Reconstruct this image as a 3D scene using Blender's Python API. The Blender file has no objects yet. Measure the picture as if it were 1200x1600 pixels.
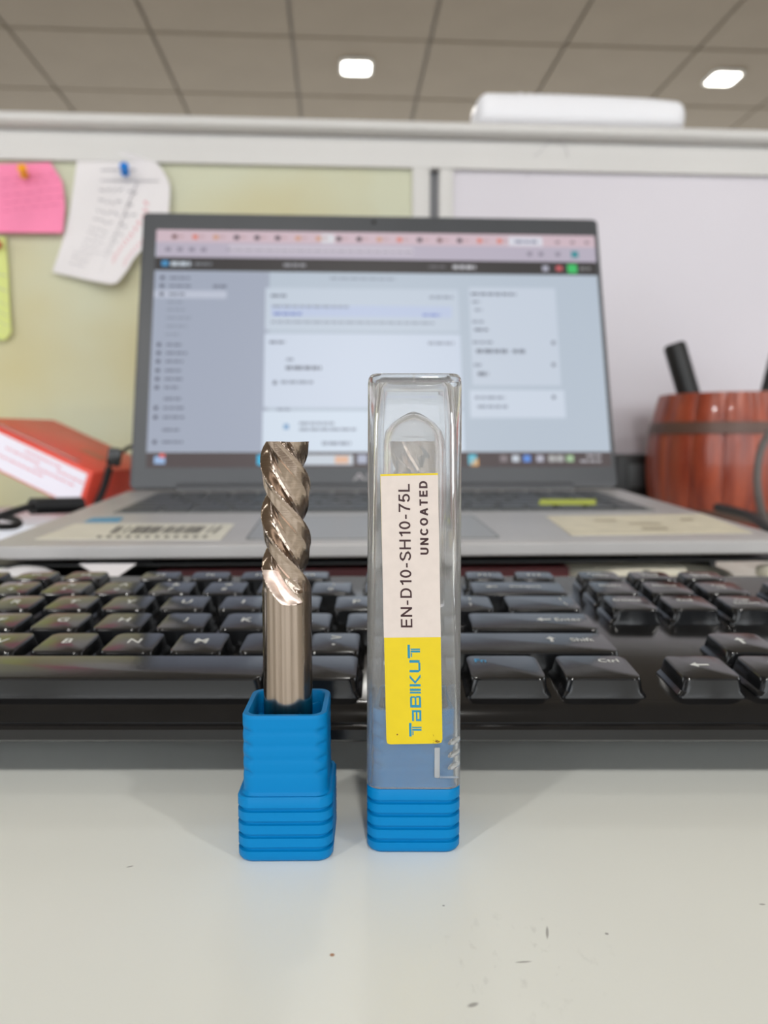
import bpy, bmesh, math, random
from mathutils import Vector, Matrix, Euler
random.seed(7)
S = bpy.context.scene
C = S.collection
R = math.radians
PI = math.pi

# ---------------------------------------------------------------- camera
F = 1200.0
PITCH = R(5.47)
CAMZ = 0.0834
cam_d = bpy.data.cameras.new('camera')
cam = bpy.data.objects.new('camera', cam_d)
C.objects.link(cam)
cam.location = (0, 0, CAMZ)
cam.rotation_euler = (PI/2 - PITCH, 0, 0)
cam_d.sensor_fit = 'VERTICAL'
cam_d.sensor_height = 36.0
cam_d.lens = F/1600*36.0
cam_d.clip_start = 0.005
cam_d.clip_end = 100
cam_d.dof.use_dof = True
cam_d.dof.focus_distance = 0.150
cam_d.dof.aperture_fstop = 17.0
S.camera = cam

# ---------------------------------------------------------------- world and exposure
W = bpy.data.worlds.new('world')
S.world = W
W.use_nodes = True
bg = W.node_tree.nodes['Background']
bg.inputs[0].default_value = (0.93, 0.97, 1.0, 1)
bg.inputs[1].default_value = 2.9
S.view_settings.view_transform = 'Standard'
S.view_settings.look = 'None'
S.view_settings.gamma = 1.0
S.view_settings.use_curve_mapping = False
S.view_settings.exposure = 0.03
S.cycles.use_denoising = True
S.cycles.max_bounces = 14
S.cycles.transmission_bounces = 12
S.cycles.transparent_max_bounces = 12
S.cycles.glossy_bounces = 6
S.cycles.sample_clamp_indirect = 6.0
LAMP_W = 22

# the room grid is turned a little against the camera
YAW = R(3.5)
CEIL = 1.81

# ---------------------------------------------------------------- helpers
def P(x, y, Y):
    """world point seen at pixel (x, y) at distance Y"""
    u = (800-y)/F
    dy = math.cos(PITCH) + u*math.sin(PITCH)
    dz = -math.sin(PITCH) + u*math.cos(PITCH)
    t = Y/dy
    return Vector(((x-600)/F*t, Y, CAMZ+dz*t))

def srgb(r, g, b):
    f = lambda c: (c/255/12.92) if c/255 <= 0.04045 else ((c/255+0.055)/1.055)**2.4
    return (f(r), f(g), f(b), 1)

def mat(name, col, rough=0.5, metal=0.0, spec=0.5, coat=0.0, noise=None, bump=None, emit=0.0, trans=0.0, ior=1.5):
    """procedural material; noise=(scale, amount) varies the colour, bump=(scale, strength, distance)"""
    m = bpy.data.materials.new(name)
    m.use_nodes = True
    nt = m.node_tree
    b = nt.nodes['Principled BSDF']
    b.inputs['Base Color'].default_value = col
    b.inputs['Roughness'].default_value = rough
    b.inputs['Metallic'].default_value = metal
    b.inputs['Specular IOR Level'].default_value = spec
    b.inputs['Coat Weight'].default_value = coat
    b.inputs['Transmission Weight'].default_value = trans
    b.inputs['IOR'].default_value = ior
    if emit:
        b.inputs['Emission Color'].default_value = col
        b.inputs['Emission Strength'].default_value = emit
        b.inputs['Base Color'].default_value = (0.02, 0.02, 0.02, 1)
    tc = nt.nodes.new('ShaderNodeTexCoord')
    if noise:
        n = nt.nodes.new('ShaderNodeTexNoise')
        n.inputs['Scale'].default_value = noise[0]
        n.inputs['Detail'].default_value = 5
        nt.links.new(tc.outputs['Object'], n.inputs['Vector'])
        mp = nt.nodes.new('ShaderNodeMapRange')
        mp.inputs[1].default_value = 0.3; mp.inputs[2].default_value = 0.7
        mp.inputs[3].default_value = 1-noise[1]; mp.inputs[4].default_value = 1+noise[1]*0.4
        nt.links.new(n.outputs[0], mp.inputs[0])
        mx = nt.nodes.new('ShaderNodeVectorMath'); mx.operation = 'SCALE'
        mx.inputs[0].default_value = col[:3]
        nt.links.new(mp.outputs[0], mx.inputs['Scale'])
        nt.links.new(mx.outputs[0], b.inputs['Emission Color' if emit else 'Base Color'])
    if bump:
        n = nt.nodes.new('ShaderNodeTexNoise')
        n.inputs['Scale'].default_value = bump[0]
        n.inputs['Detail'].default_value = 4
        nt.links.new(tc.outputs['Object'], n.inputs['Vector'])
        bp = nt.nodes.new('ShaderNodeBump')
        bp.inputs['Strength'].default_value = bump[1]
        bp.inputs['Distance'].default_value = bump[2]
        nt.links.new(n.outputs[0], bp.inputs['Height'])
        nt.links.new(bp.outputs[0], b.inputs['Normal'])
    return m

def link(name, me, m, parent=None, loc=(0,0,0), rot=(0,0,0), smooth=None):
    o = bpy.data.objects.new(name, me)
    C.objects.link(o)
    if m is not None and not me.materials:
        me.materials.append(m)
    o.location = loc; o.rotation_euler = rot
    if parent: o.parent = parent
    if smooth is not None:
        for p in me.polygons: p.use_smooth = True
        if smooth < 180:
            me.set_sharp_from_angle(angle=R(smooth))
    return o

def tag(o, label=None, cat=None, group=None, kind=None):
    if label: o['label'] = label
    if cat: o['category'] = cat
    if group: o['group'] = group
    if kind: o['kind'] = kind
    return o

def empty(name, loc=(0,0,0), rot=(0,0,0), **k):
    o = bpy.data.objects.new(name, None)
    C.objects.link(o); o.location = loc; o.rotation_euler = rot
    o.empty_display_size = 0.01
    return tag(o, **k)

def pydata(verts, faces):
    me = bpy.data.meshes.new('mesh')
    me.from_pydata([tuple(v) for v in verts], [], faces)
    me.update()
    return me

def box_me(sx, sy, sz, bev=0.0, seg=2, off=(0,0,0)):
    bm = bmesh.new()
    bmesh.ops.create_cube(bm, size=1)
    for v in bm.verts:
        v.co = Vector((v.co.x*sx+off[0], v.co.y*sy+off[1], v.co.z*sz+off[2]))
    if bev: bmesh.ops.bevel(bm, geom=bm.edges[:], offset=bev, segments=seg, affect='EDGES', profile=0.5)
    me = bpy.data.meshes.new('mesh'); bm.to_mesh(me); bm.free()
    return me

def box(name, sx, sy, sz, loc, m, parent=None, rot=(0,0,0), bev=0.0, off=(0,0,0), seg=2):
    return link(name, box_me(sx, sy, sz, bev, seg, off), m, parent, loc, rot, smooth=40 if bev else None)

def ring_sq(w, d, r, n=12):
    """rounded rectangle, 4*n points"""
    pts = []
    r = min(r, w/2-1e-6, d/2-1e-6)
    for q, (cx, cy) in enumerate(((w/2-r, d/2-r), (-w/2+r, d/2-r), (-w/2+r, -d/2+r), (w/2-r, -d/2+r))):
        for k in range(n):
            a = q*PI/2 + (k/(n-1))*PI/2
            pts.append((cx+r*math.cos(a), cy+r*math.sin(a)))
    return pts

def ring_c(r, n=48):
    """circle with points placed to pair with ring_sq"""
    pts = []
    for q in range(4):
        for k in range(n//4):
            a = q*PI/2 + (k/(n//4-1))*PI/2*0.98 + 0.01
            pts.append((r*math.cos(a), r*math.sin(a)))
    return pts

def loft(rings, cap0=True, cap1=True, close=True):
    """rings: list of lists of 3D points"""
    n = len(rings[0]); vs = []; fs = []
    for r in rings: vs += list(r)
    for i in range(len(rings)-1):
        for k in range(n if close else n-1):
            a = i*n+k; b = i*n+(k+1) % n
            fs.append((a, b, b+n, a+n))
    if cap0: fs.append(tuple(reversed(range(n))))
    if cap1: fs.append(tuple(range((len(rings)-1)*n, len(rings)*n)))
    return pydata(vs, fs)

def lathe(prof, n=32, cap0=False, cap1=False):
    return loft([[(r*math.cos(2*PI*k/n), r*math.sin(2*PI*k/n), z) for k in range(n)] for r, z in prof], cap0, cap1)

def tube_me(pts, r, n=10, sub=6):
    """smooth tube through points (Catmull-Rom)"""
    pts = [Vector(p) for p in pts]
    q = []
    for i in range(len(pts)-1):
        p0 = pts[max(i-1, 0)]; p1 = pts[i]; p2 = pts[i+1]; p3 = pts[min(i+2, len(pts)-1)]
        for s in range(sub):
            t = s/sub
            q.append(0.5*((2*p1)+(p2-p0)*t+(2*p0-5*p1+4*p2-p3)*t*t+(3*p1-p0-3*p2+p3)*t**3))
    q.append(pts[-1])
    rings = []
    up = Vector((0.13, 0.2, 0.97)).normalized()
    for i, p in enumerate(q):
        d = (q[min(i+1, len(q)-1)]-q[max(i-1, 0)]).normalized()
        a = d.cross(up)
        if a.length < 1e-3: a = d.cross(Vector((1, 0, 0)))
        a.normalize(); b = a.cross(d).normalized()
        rings.append([tuple(p + r*(math.cos(2*PI*k/n)*a + math.sin(2*PI*k/n)*b)) for k in range(n)])
    return loft(rings)

def text_me(s, w, h, bold=0.0, thick=0.0):
    """text fitted into w x h around the origin, in the XY plane, face +Z"""
    cu = bpy.data.curves.new('text', 'FONT')
    cu.body = s; cu.size = 1; cu.offset = bold; cu.resolution_u = 3
    ob = bpy.data.objects.new('text', cu)
    me = bpy.data.meshes.new_from_object(ob)
    xs = [v.co.x for v in me.vertices]; ys = [v.co.y for v in me.vertices]
    x0, x1, y0, y1 = min(xs), max(xs), min(ys), max(ys)
    sx = w/(x1-x0) if w else None; sy = h/(y1-y0)
    if sx is None: sx = sy
    for v in me.vertices:
        v.co = Vector(((v.co.x-(x0+x1)/2)*sx, (v.co.y-(y0+y1)/2)*sy, 0))
    me.materials.clear()
    bpy.data.objects.remove(ob)
    return me

def stroke_text_me(s, w, h, t=0.14, gap=0.2):
    """plain grotesque capitals and digits built from strokes of thickness t (cap height 1)"""
    A = lambda cx, cy, rx, ry, a0, a1, n=14: [(cx+rx*math.cos(R(a0+(a1-a0)*k/n)), cy+ry*math.sin(R(a0+(a1-a0)*k/n))) for k in range(n+1)]
    e = t/2
    G = {'E': (.60, [[(.62, e), (e, e), (e, 1-e), (.60, 1-e)], [(e, .52), (.56, .52)]]),
         'N': (.70, [[(e, 0), (e, 1)], [(e, 1-e*.6), (.70-e, e*.6)], [(.70-e, 0), (.70-e, 1)]]),
         'D': (.70, [[(.34, e), (e, e), (e, 1-e), (.34, 1-e)], A(.34, .5, .36-e, .5-e, 90, -90)]),
         '1': (.42, [[(.34, 0), (.34, 1)], [(.34, .93), (.24, .82), (.08, .74)]]),
         '0': (.58, [A(.29, .5, .29-e, .5-e, 0, 360, 24)]), 'O': (.76, [A(.38, .5, .38-e, .5-e, 0, 360, 28)]),
         '-': (.34, [[(0, .38), (.32, .38)]]),
         'S': (.64, [A(.32, .74, .25, .26-e, 10, 180, 12)+A(.32, .74, .25, .20, 180, 262, 5)+A(.32, .27, .26, .22, 82, 0, 5)+A(.32, .27, .26, .27-e, 0, -172, 12)]),
         'H': (.70, [[(e, 0), (e, 1)], [(.70-e, 0), (.70-e, 1)], [(e, .53), (.70-e, .53)]]),
         '7': (.56, [[(0, 1-e), (.52, 1-e), (.50, .88), (.34, .58), (.24, .30), (.20, 0)]]),
         '5': (.58, [[(.53, 1-e), (.15, 1-e), (.08, .52)]+A(.28, .335, .235, .335-e*1.0, 140, -160, 16)]),
         'L': (.56, [[(e, 1), (e, e), (.56, e)]]),
         'U': (.70, [[(e, 1)]+A(.35, .36, .35-e, .36-e, 180, 360, 14)+[(.70-e, 1)]]),
         'C': (.72, [A(.38, .5, .38-e, .5-e, 38, 322, 22)]),
         'A': (.70, [[(e*.6, 0), (.35, 1-e*.4)], [(.35, 1-e*.4), (.70-e*.6, 0)], [(.15, .34), (.55, .34)]]),
         'T': (.64, [[(0, 1-e), (.64, 1-e)], [(.32, 1-e), (.32, 0)]])}
    vs = []; fs = []; x = 0
    for ch in s:
        wd, lines = G[ch]
        for ln in lines:
            n = len(ln); k0 = len(vs)
            closed = n > 20 and math.hypot(ln[0][0]-ln[-1][0], ln[0][1]-ln[-1][1]) < 1e-6
            for i in range(n):
                a = Vector(ln[i-1]) if i > 0 else (Vector(ln[-2]) if closed else None)
                c = Vector(ln[i+1]) if i < n-1 else (Vector(ln[1]) if closed else None)
                p = Vector(ln[i])
                d1 = (p-a).normalized() if a is not None else (c-p).normalized()
                d2 = (c-p).normalized() if c is not None else d1
                nn = Vector((-(d1+d2).y, (d1+d2).x)).normalized(); n1 = Vector((-d1.y, d1.x))
                m = e/max(.5, nn.dot(n1))
                vs += [(x+p.x+nn.x*m, p.y+nn.y*m, 0), (x+p.x-nn.x*m, p.y-nn.y*m, 0)]
            for i in range(n-1): fs.append((k0+2*i, k0+2*i+1, k0+2*i+3, k0+2*i+2))
        x += wd+gap
    x -= gap
    me = pydata([((a-x/2)*w/x, (b-.5)*h, 0) for a, b, c in vs], fs)
    return me

def join_me(parts):
    """parts: (mesh, matrix) -> one mesh"""
    bm = bmesh.new()
    for me, mx in parts:
        t = me.copy(); t.transform(mx); bm.from_mesh(t); bpy.data.meshes.remove(t)
    me = bpy.data.meshes.new('mesh'); bm.to_mesh(me); bm.free(); me.materials.clear()
    return me

def prism(poly, y0, y1, axis='x'):
    """extrude a polygon given in the (a, b) plane; axis x: polygon in YZ extruded along X"""
    n = len(poly)
    if axis == 'x': vs = [(y0, a, b) for a, b in poly]+[(y1, a, b) for a, b in poly]
    elif axis == 'z': vs = [(a, b, y0) for a, b in poly]+[(a, b, y1) for a, b in poly]
    else: vs = [(a, y0, b) for a, b in poly]+[(a, y1, b) for a, b in poly]
    fs = [tuple(range(n)), tuple(reversed(range(n, 2*n)))]
    for k in range(n): fs.append((k, k+n, (k+1) % n+n, (k+1) % n))
    me = pydata(vs, fs)
    bm = bmesh.new(); bm.from_mesh(me); bmesh.ops.recalc_face_normals(bm, faces=bm.faces[:]); bm.to_mesh(me); bm.free()
    return me

def fix_normals(me):
    bm = bmesh.new(); bm.from_mesh(me); bmesh.ops.recalc_face_normals(bm, faces=bm.faces[:]); bm.to_mesh(me); bm.free()
    return me

RY = Matrix.Rotation(YAW, 4, 'Z')

# ---------------------------------------------------------------- materials
M = {}
M['blue'] = mat('blue_plastic', srgb(0, 119, 180), 0.45, spec=0.15, bump=(900, 0.05, 0.0002))
M['black_gloss'] = mat('black_glossy_plastic', srgb(26, 26, 27), 0.16, noise=(60, 0.2), bump=(300, 0.03, 0.0005))
M['black_matte'] = mat('black_matte_plastic', srgb(24, 25, 26), 0.45, noise=(80, 0.2))
M['key'] = mat('keycap_plastic', srgb(22, 23, 25), 0.16, bump=(700, 0.06, 0.0003))
M['legend'] = mat('legend_print', srgb(225, 228, 225), 0.5)
M['legend_blue'] = mat('legend_blue_print', srgb(60, 160, 215), 0.5)
M['silver'] = mat('silver_laptop_shell', srgb(184, 182, 182), 0.4, metal=0.15, noise=(30, 0.05))
M['lid_dark'] = mat('dark_grey_bezel', srgb(74, 76, 80), 0.4, noise=(20, 0.06))
M['lap_key'] = mat('laptop_key_plastic', srgb(70, 72, 74), 0.45)
M['lap_well'] = mat('laptop_key_well', srgb(110, 112, 112), 0.5, metal=0.2)
M['rubber'] = mat('black_rubber', srgb(22, 22, 22), 0.7)
M['cable'] = mat('black_cable', srgb(30, 30, 32), 0.5)
M['grey_cable'] = mat('grey_cable', srgb(92, 86, 84), 0.5)
M['cream_cable'] = mat('cream_cable', srgb(214, 208, 190), 0.45)
M['white_plastic'] = mat('white_plastic', srgb(238, 238, 243), 0.35)
M['rail'] = mat('white_painted_aluminium', srgb(211, 209, 207), 0.45, noise=(6, 0.05))
M['paper'] = mat('white_paper', srgb(232, 228, 230), 0.8, noise=(12, 0.05))
M['paper_under'] = mat('desk_paper', srgb(232, 234, 244), 0.8)
M['pink'] = mat('pink_note_paper', srgb(250, 140, 180), 0.8, noise=(25, 0.08))
M['yellow_note'] = mat('yellow_green_note_paper', srgb(214, 222, 138), 0.8)
M['ink'] = mat('pencil_ink', srgb(165, 162, 168), 0.8)
M['ink_red'] = mat('red_ink', srgb(225, 170, 178), 0.8)
M['ink_pink'] = mat('dark_pink_ink', srgb(215, 105, 145), 0.8)
M['pin_blue'] = mat('blue_pin_plastic', srgb(20, 125, 215), 0.3)
M['pin_orange'] = mat('orange_pin_plastic', srgb(250, 170, 40), 0.3)
M['pin_red'] = mat('red_pin_plastic', srgb(205, 45, 45), 0.3)
M['steel'] = mat('pin_steel', srgb(190, 190, 190), 0.3, metal=1)
M['red_box'] = mat('red_card', srgb(228, 78, 60), 0.35, noise=(20, 0.08))
M['label_red'] = mat('red_print', srgb(222, 130, 145), 0.6)
M['label_white'] = mat('printed_label_paper', srgb(236, 232, 244), 0.4)
M['book'] = mat('dark_red_cover', srgb(88, 22, 26), 0.55, noise=(40, 0.15))
M['pages'] = mat('book_pages', srgb(190, 180, 165), 0.8, noise=(300, 0.15))
M['sticker'] = mat('off_white_sticker', srgb(225, 222, 208), 0.5, noise=(60, 0.06))
M['sticker_cream'] = mat('worn_cream_sticker', srgb(222, 214, 190), 0.55, noise=(90, 0.12))
M['print_dark'] = mat('sticker_print', srgb(120, 118, 112), 0.6)
M['blue_sticker'] = mat('blue_sticker', srgb(70, 150, 190), 0.5)
M['lime'] = mat('lime_strip', srgb(190, 200, 40), 0.5)
M['whiteboard'] = mat('whiteboard_surface', srgb(214, 209, 217), 0.3, noise=(3, 0.05))
M['channel'] = mat('dark_channel', srgb(120, 120, 124), 0.5)
M['label_y'] = mat('yellow_label', srgb(212, 187, 0), 0.45, noise=(300, 0.04))
M['label_w'] = mat('white_label', srgb(206, 194, 187), 0.45, noise=(500, 0.04))
M['print_brown'] = mat('dark_brown_print', srgb(52, 18, 22), 0.5)
M['print_teal'] = mat('teal_print', srgb(15, 128, 160), 0.5)
M['print_rust'] = mat('rust_dirt', srgb(110, 62, 20), 0.8)
M['hoop'] = mat('dark_hoop', srgb(92, 66, 56), 0.4, noise=(40, 0.15))
M['hull'] = mat('dark_hollow', srgb(60, 30, 22), 0.7)
M['floor'] = mat('floor_vinyl', srgb(150, 140, 128), 0.5, noise=(3, 0.1))
M['tile'] = mat('ceiling_tile_board', srgb(158, 148, 133), 0.9, noise=(4, 0.05), bump=(160, 0.1, 0.002))
M['tee'] = mat('ceiling_grid_metal', srgb(132, 124, 114), 0.6)
M['lamp_rim'] = mat('white_lamp_rim', srgb(230, 230, 225), 0.4)

# ceiling lamps
m = mat('lamp_diffuser', (1.0, 0.98, 0.9, 1), emit=9.0)
M['lamp'] = m

def wood_mat():
    m = bpy.data.materials.new('red_brown_varnished_wood'); m.use_nodes = True
    nt = m.node_tree; b = nt.nodes['Principled BSDF']
    tc = nt.nodes.new('ShaderNodeTexCoord'); mp = nt.nodes.new('ShaderNodeMapping')
    mp.inputs['Scale'].default_value = (1, 1, 0.12)
    oi = nt.nodes.new('ShaderNodeObjectInfo')
    n = nt.nodes.new('ShaderNodeTexNoise'); n.inputs['Scale'].default_value = 120; n.inputs['Detail'].default_value = 6
    cr = nt.nodes.new('ShaderNodeValToRGB')
    cr.color_ramp.elements[0].position = 0.3; cr.color_ramp.elements[0].color = srgb(112, 38, 24)
    cr.color_ramp.elements[1].position = 0.75; cr.color_ramp.elements[1].color = srgb(172, 78, 48)
    nt.links.new(tc.outputs['Object'], mp.inputs[0]); nt.links.new(mp.outputs[0], n.inputs['Vector'])
    nt.links.new(n.outputs[0], cr.inputs[0]); nt.links.new(cr.outputs[0], b.inputs['Base Color'])
    b.inputs['Roughness'].default_value = 0.32
    b.inputs['Coat Weight'].default_value = 0.3
    return m
M['wood'] = wood_mat()

def metal_mat(name, c0, c1, rough, streak):
    """ground carbide: fine bands around the axis or along it"""
    m = bpy.data.materials.new(name); m.use_nodes = True
    nt = m.node_tree; b = nt.nodes['Principled BSDF']
    tc = nt.nodes.new('ShaderNodeTexCoord'); mp = nt.nodes.new('ShaderNodeMapping')
    mp.inputs['Scale'].default_value = streak
    n = nt.nodes.new('ShaderNodeTexNoise'); n.inputs['Scale'].default_value = 900; n.inputs['Detail'].default_value = 3
    cr = nt.nodes.new('ShaderNodeValToRGB')
    cr.color_ramp.elements[0].position = 0.3; cr.color_ramp.elements[0].color = c0
    cr.color_ramp.elements[1].position = 0.7; cr.color_ramp.elements[1].color = c1
    bp = nt.nodes.new('ShaderNodeBump'); bp.inputs['Strength'].default_value = 0.12; bp.inputs['Distance'].default_value = 0.0001
    nt.links.new(tc.outputs['Object'], mp.inputs[0]); nt.links.new(mp.outputs[0], n.inputs['Vector'])
    nt.links.new(n.outputs[0], cr.inputs[0]); nt.links.new(cr.outputs[0], b.inputs['Base Color'])
    nt.links.new(n.outputs[0], bp.inputs['Height']); nt.links.new(bp.outputs[0], b.inputs['Normal'])
    b.inputs['Metallic'].default_value = 1.0
    b.inputs['Roughness'].default_value = rough
    return m
M['shank'] = metal_mat('polished_carbide_shank', srgb(156, 141, 128), srgb(178, 163, 150), 0.17, (1.6, 1.6, 0.01))
M['flute'] = metal_mat('ground_carbide_flutes', srgb(172, 155, 141), srgb(188, 171, 157), 0.15, (0.6, 0.6, 5))
M['grind'] = metal_mat('ground_runout_facet', srgb(222, 200, 190), srgb(250, 236, 228), 0.38, (0.3, 0.3, 1))

def pinboard_mat():
    m = bpy.data.materials.new('khaki_pinboard_cloth'); m.use_nodes = True
    nt = m.node_tree; b = nt.nodes['Principled BSDF']
    tc = nt.nodes.new('ShaderNodeTexCoord')
    n = nt.nodes.new('ShaderNodeTexNoise'); n.inputs['Scale'].default_value = 4.5; n.inputs['Detail'].default_value = 3
    cr = nt.nodes.new('ShaderNodeValToRGB')
    cr.color_ramp.elements[0].position = 0.36; cr.color_ramp.elements[0].color = srgb(198, 188, 142)
    cr.color_ramp.elements[1].position = 0.62; cr.color_ramp.elements[1].color = srgb(202, 203, 178)
    w = nt.nodes.new('ShaderNodeTexNoise'); w.inputs['Scale'].default_value = 700
    bp = nt.nodes.new('ShaderNodeBump'); bp.inputs['Strength'].default_value = 0.15; bp.inputs['Distance'].default_value = 0.001
    nt.links.new(tc.outputs['Object'], n.inputs['Vector']); nt.links.new(n.outputs[0], cr.inputs[0])
    nt.links.new(cr.outputs[0], b.inputs['Base Color'])
    nt.links.new(tc.outputs['Object'], w.inputs['Vector']); nt.links.new(w.outputs[0], bp.inputs['Height']); nt.links.new(bp.outputs[0], b.inputs['Normal'])
    b.inputs['Roughness'].default_value = 0.55
    return m
M['pinboard'] = pinboard_mat()

def clear_mat(name, haze, rough=0.03, tint=(0.97, 0.98, 0.98, 1), ior=1.45):
    """clear plastic: refracting body with a little milky haze"""
    m = bpy.data.materials.new(name); m.use_nodes = True
    nt = m.node_tree; b = nt.nodes['Principled BSDF']
    b.inputs['Base Color'].default_value = tint
    b.inputs['Roughness'].default_value = rough
    b.inputs['Transmission Weight'].default_value = 1.0
    b.inputs['IOR'].default_value = ior
    d = nt.nodes.new('ShaderNodeBsdfDiffuse'); d.inputs[0].default_value = (0.8, 0.8, 0.8, 1)
    t = nt.nodes.new('ShaderNodeBsdfTranslucent'); t.inputs[0].default_value = (0.8, 0.8, 0.8, 1)
    a = nt.nodes.new('ShaderNodeMixShader'); a.inputs[0].default_value = 0.5
    nt.links.new(d.outputs[0], a.inputs[1]); nt.links.new(t.outputs[0], a.inputs[2])
    tc = nt.nodes.new('ShaderNodeTexCoord')
    n = nt.nodes.new('ShaderNodeTexNoise'); n.inputs['Scale'].default_value = 250; n.inputs['Detail'].default_value = 4
    nt.links.new(tc.outputs['Object'], n.inputs['Vector'])
    mr = nt.nodes.new('ShaderNodeMapRange'); mr.inputs[3].default_value = haze*0.7; mr.inputs[4].default_value = haze*1.3
    nt.links.new(n.outputs[0], mr.inputs[0])
    mx = nt.nodes.new('ShaderNodeMixShader')
    nt.links.new(mr.outputs[0], mx.inputs[0])
    nt.links.new(b.outputs[0], mx.inputs[1]); nt.links.new(a.outputs[0], mx.inputs[2])
    nt.links.new(mx.outputs[0], nt.nodes['Material Output'].inputs['Surface'])
    return m
M['clear'] = clear_mat('clear_case_plastic', 0.13)
M['sleeve'] = clear_mat('clear_sleeve_plastic', 0.03, 0.03, (0.97, 0.95, 0.93, 1), 1.4)

def desk_mat():
    """white laminate with a few pencil marks and a smudge of its own"""
    m = bpy.data.materials.new('white_laminate'); m.use_nodes = True
    nt = m.node_tree; b = nt.nodes['Principled BSDF']
    N = nt.nodes.new; L = nt.links.new
    g = N('ShaderNodeNewGeometry')
    fac = None
    def addfac(sock, amt):
        nonlocal fac
        mu = N('ShaderNodeMath'); mu.operation = 'MULTIPLY'; L(sock, mu.inputs[0]); mu.inputs[1].default_value = amt
        if fac is None: fac = mu.outputs[0]
        else:
            ad = N('ShaderNodeMath'); ad.operation = 'MAXIMUM'; L(fac, ad.inputs[0]); L(mu.outputs[0], ad.inputs[1]); fac = ad.outputs[0]
    def blob(px, py, rx, ry, ang=0, soft=0.5):
        Y = CAMZ/math.tan(math.atan((py-800)/F)+PITCH)
        c = P(px, py, Y)
        mp = N('ShaderNodeMapping'); mp.vector_type = 'TEXTURE'
        mp.inputs['Location'].default_value = (c.x, c.y, 0)
        mp.inputs['Rotation'].default_value = (0, 0, ang)
        mp.inputs['Scale'].default_value = (rx, ry, 1)
        L(g.outputs['Position'], mp.inputs[0])
        ln = N('ShaderNodeVectorMath'); ln.operation = 'LENGTH'; L(mp.outputs[0], ln.inputs[0])
        mr = N('ShaderNodeMapRange'); mr.inputs[1].default_value = 1; mr.inputs[2].default_value = soft; mr.inputs[3].default_value = 0; mr.inputs[4].default_value = 1
        L(ln.outputs['Value'], mr.inputs[0]); return mr.outputs[0]
    for a in ((739, 1570, .0011, .0005, .4), (203, 1354, .0008, .0003, .4), (1191, 1413, .0007, .0003, 0), (948, 1459, .0004, .0004, 0),
              (818, 1503, .0016, .00025, .1), (693, 1415, .0003, .0003, 0), (855, 1457, .0003, .002, -.2), (520, 1240, .0002, .0002, 0)):
        addfac(blob(*a), 0.6)
    n = N('ShaderNodeTexNoise'); n.inputs['Scale'].default_value = 520; n.inputs['Detail'].default_value = 6
    mp = N('ShaderNodeMapping'); mp.inputs['Scale'].default_value = (1, .45, 1); mp.inputs['Rotation'].default_value = (0, 0, .35)
    L(g.outputs['Position'], mp.inputs[0]); L(mp.outputs[0], n.inputs['Vector'])
    th = N('ShaderNodeMapRange'); th.inputs[1].default_value = .6; th.inputs[2].default_value = .72; L(n.outputs[0], th.inputs[0])
    z = blob(820, 1510, .018, .016, 0, 0.2)
    mu = N('ShaderNodeMath'); mu.operation = 'MULTIPLY'; L(th.outputs[0], mu.inputs[0]); L(z, mu.inputs[1]); addfac(mu.outputs[0], 0.22)
    mx = N('ShaderNodeMix'); mx.data_type = 'RGBA'
    L(fac, mx.inputs[0]); mx.inputs[6].default_value = srgb(238, 240, 234); mx.inputs[7].default_value = srgb(95, 90, 88)
    sp = blob(519, 1492, .0005, .0005)
    m2 = N('ShaderNodeMix'); m2.data_type = 'RGBA'; L(sp, m2.inputs[0]); L(mx.outputs[2], m2.inputs[6]); m2.inputs[7].default_value = srgb(170, 120, 80)
    L(m2.outputs[2], b.inputs['Base Color'])
    b.inputs['Roughness'].default_value = 0.33
    nb = N('ShaderNodeTexNoise'); nb.inputs['Scale'].default_value = 1500
    bp = N('ShaderNodeBump'); bp.inputs['Strength'].default_value = 0.06; bp.inputs['Distance'].default_value = 0.0002
    L(g.outputs['Position'], nb.inputs['Vector']); L(nb.outputs[0], bp.inputs['Height']); L(bp.outputs[0], b.inputs['Normal'])
    return m
M['desk'] = desk_mat()

# ---------------------------------------------------------------- room: floor, ceiling, lamps
fl = box('floor', 12, 14, 0.05, (0, 0.2, -0.765), M['floor']); tag(fl, kind='structure')

def wall(name, along, a0, a1, c, th, holes, m):
    # holes: (a0, a1, z0, z1) openings added to let world light in
    parts = []; zf, zc = -0.74, CEIL
    cuts = sorted(holes); x = a0
    def seg(p, q, z0, z1):
        if along == 'x': parts.append((box_me(q-p, th, z1-z0, 0, 1, ((p+q)/2, c, (z0+z1)/2)), Matrix.Identity(4)))
        else: parts.append((box_me(th, q-p, z1-z0, 0, 1, (c, (p+q)/2, (z0+z1)/2)), Matrix.Identity(4)))
    for (p, q, z0, z1) in cuts:
        seg(x, p, zf, zc); seg(p, q, zf, z0); seg(p, q, z1, zc); x = q
    seg(x, a1, zf, zc)
    o = link(name, join_me(parts), m, None, (0, 0, 0), (0, 0, 0)); tag(o, kind='structure')
    return o
M['wall'] = mat('beige_wall_paint', srgb(150, 136, 122), 0.8, noise=(3, 0.05))
wall('unseen_wall_back', 'x', -4.4, 4.4, -2.9, 0.1, [(-4.1, -1.6, -0.1, 1.7), (-1.3, 1.3, -0.1, 1.7), (1.6, 4.1, -0.1, 1.7)], M['wall'])  # unseen wall added for reflections, openings enlarged for light from behind the camera
wall('unseen_wall_left', 'y', -2.9, 5.5, -4.4, 0.1, [(-2.2, -0.4, 0.1, 1.35), (1.2, 2.8, 0.1, 1.35)], M['wall'])  # unseen side wall added to structure reflections in the metal
wall('unseen_wall_right', 'y', -2.9, 5.5, 4.4, 0.1, [(0.6, 2.2, 0.1, 1.35)], M['wall'])  # added out of view like the left one, for reflections

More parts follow.
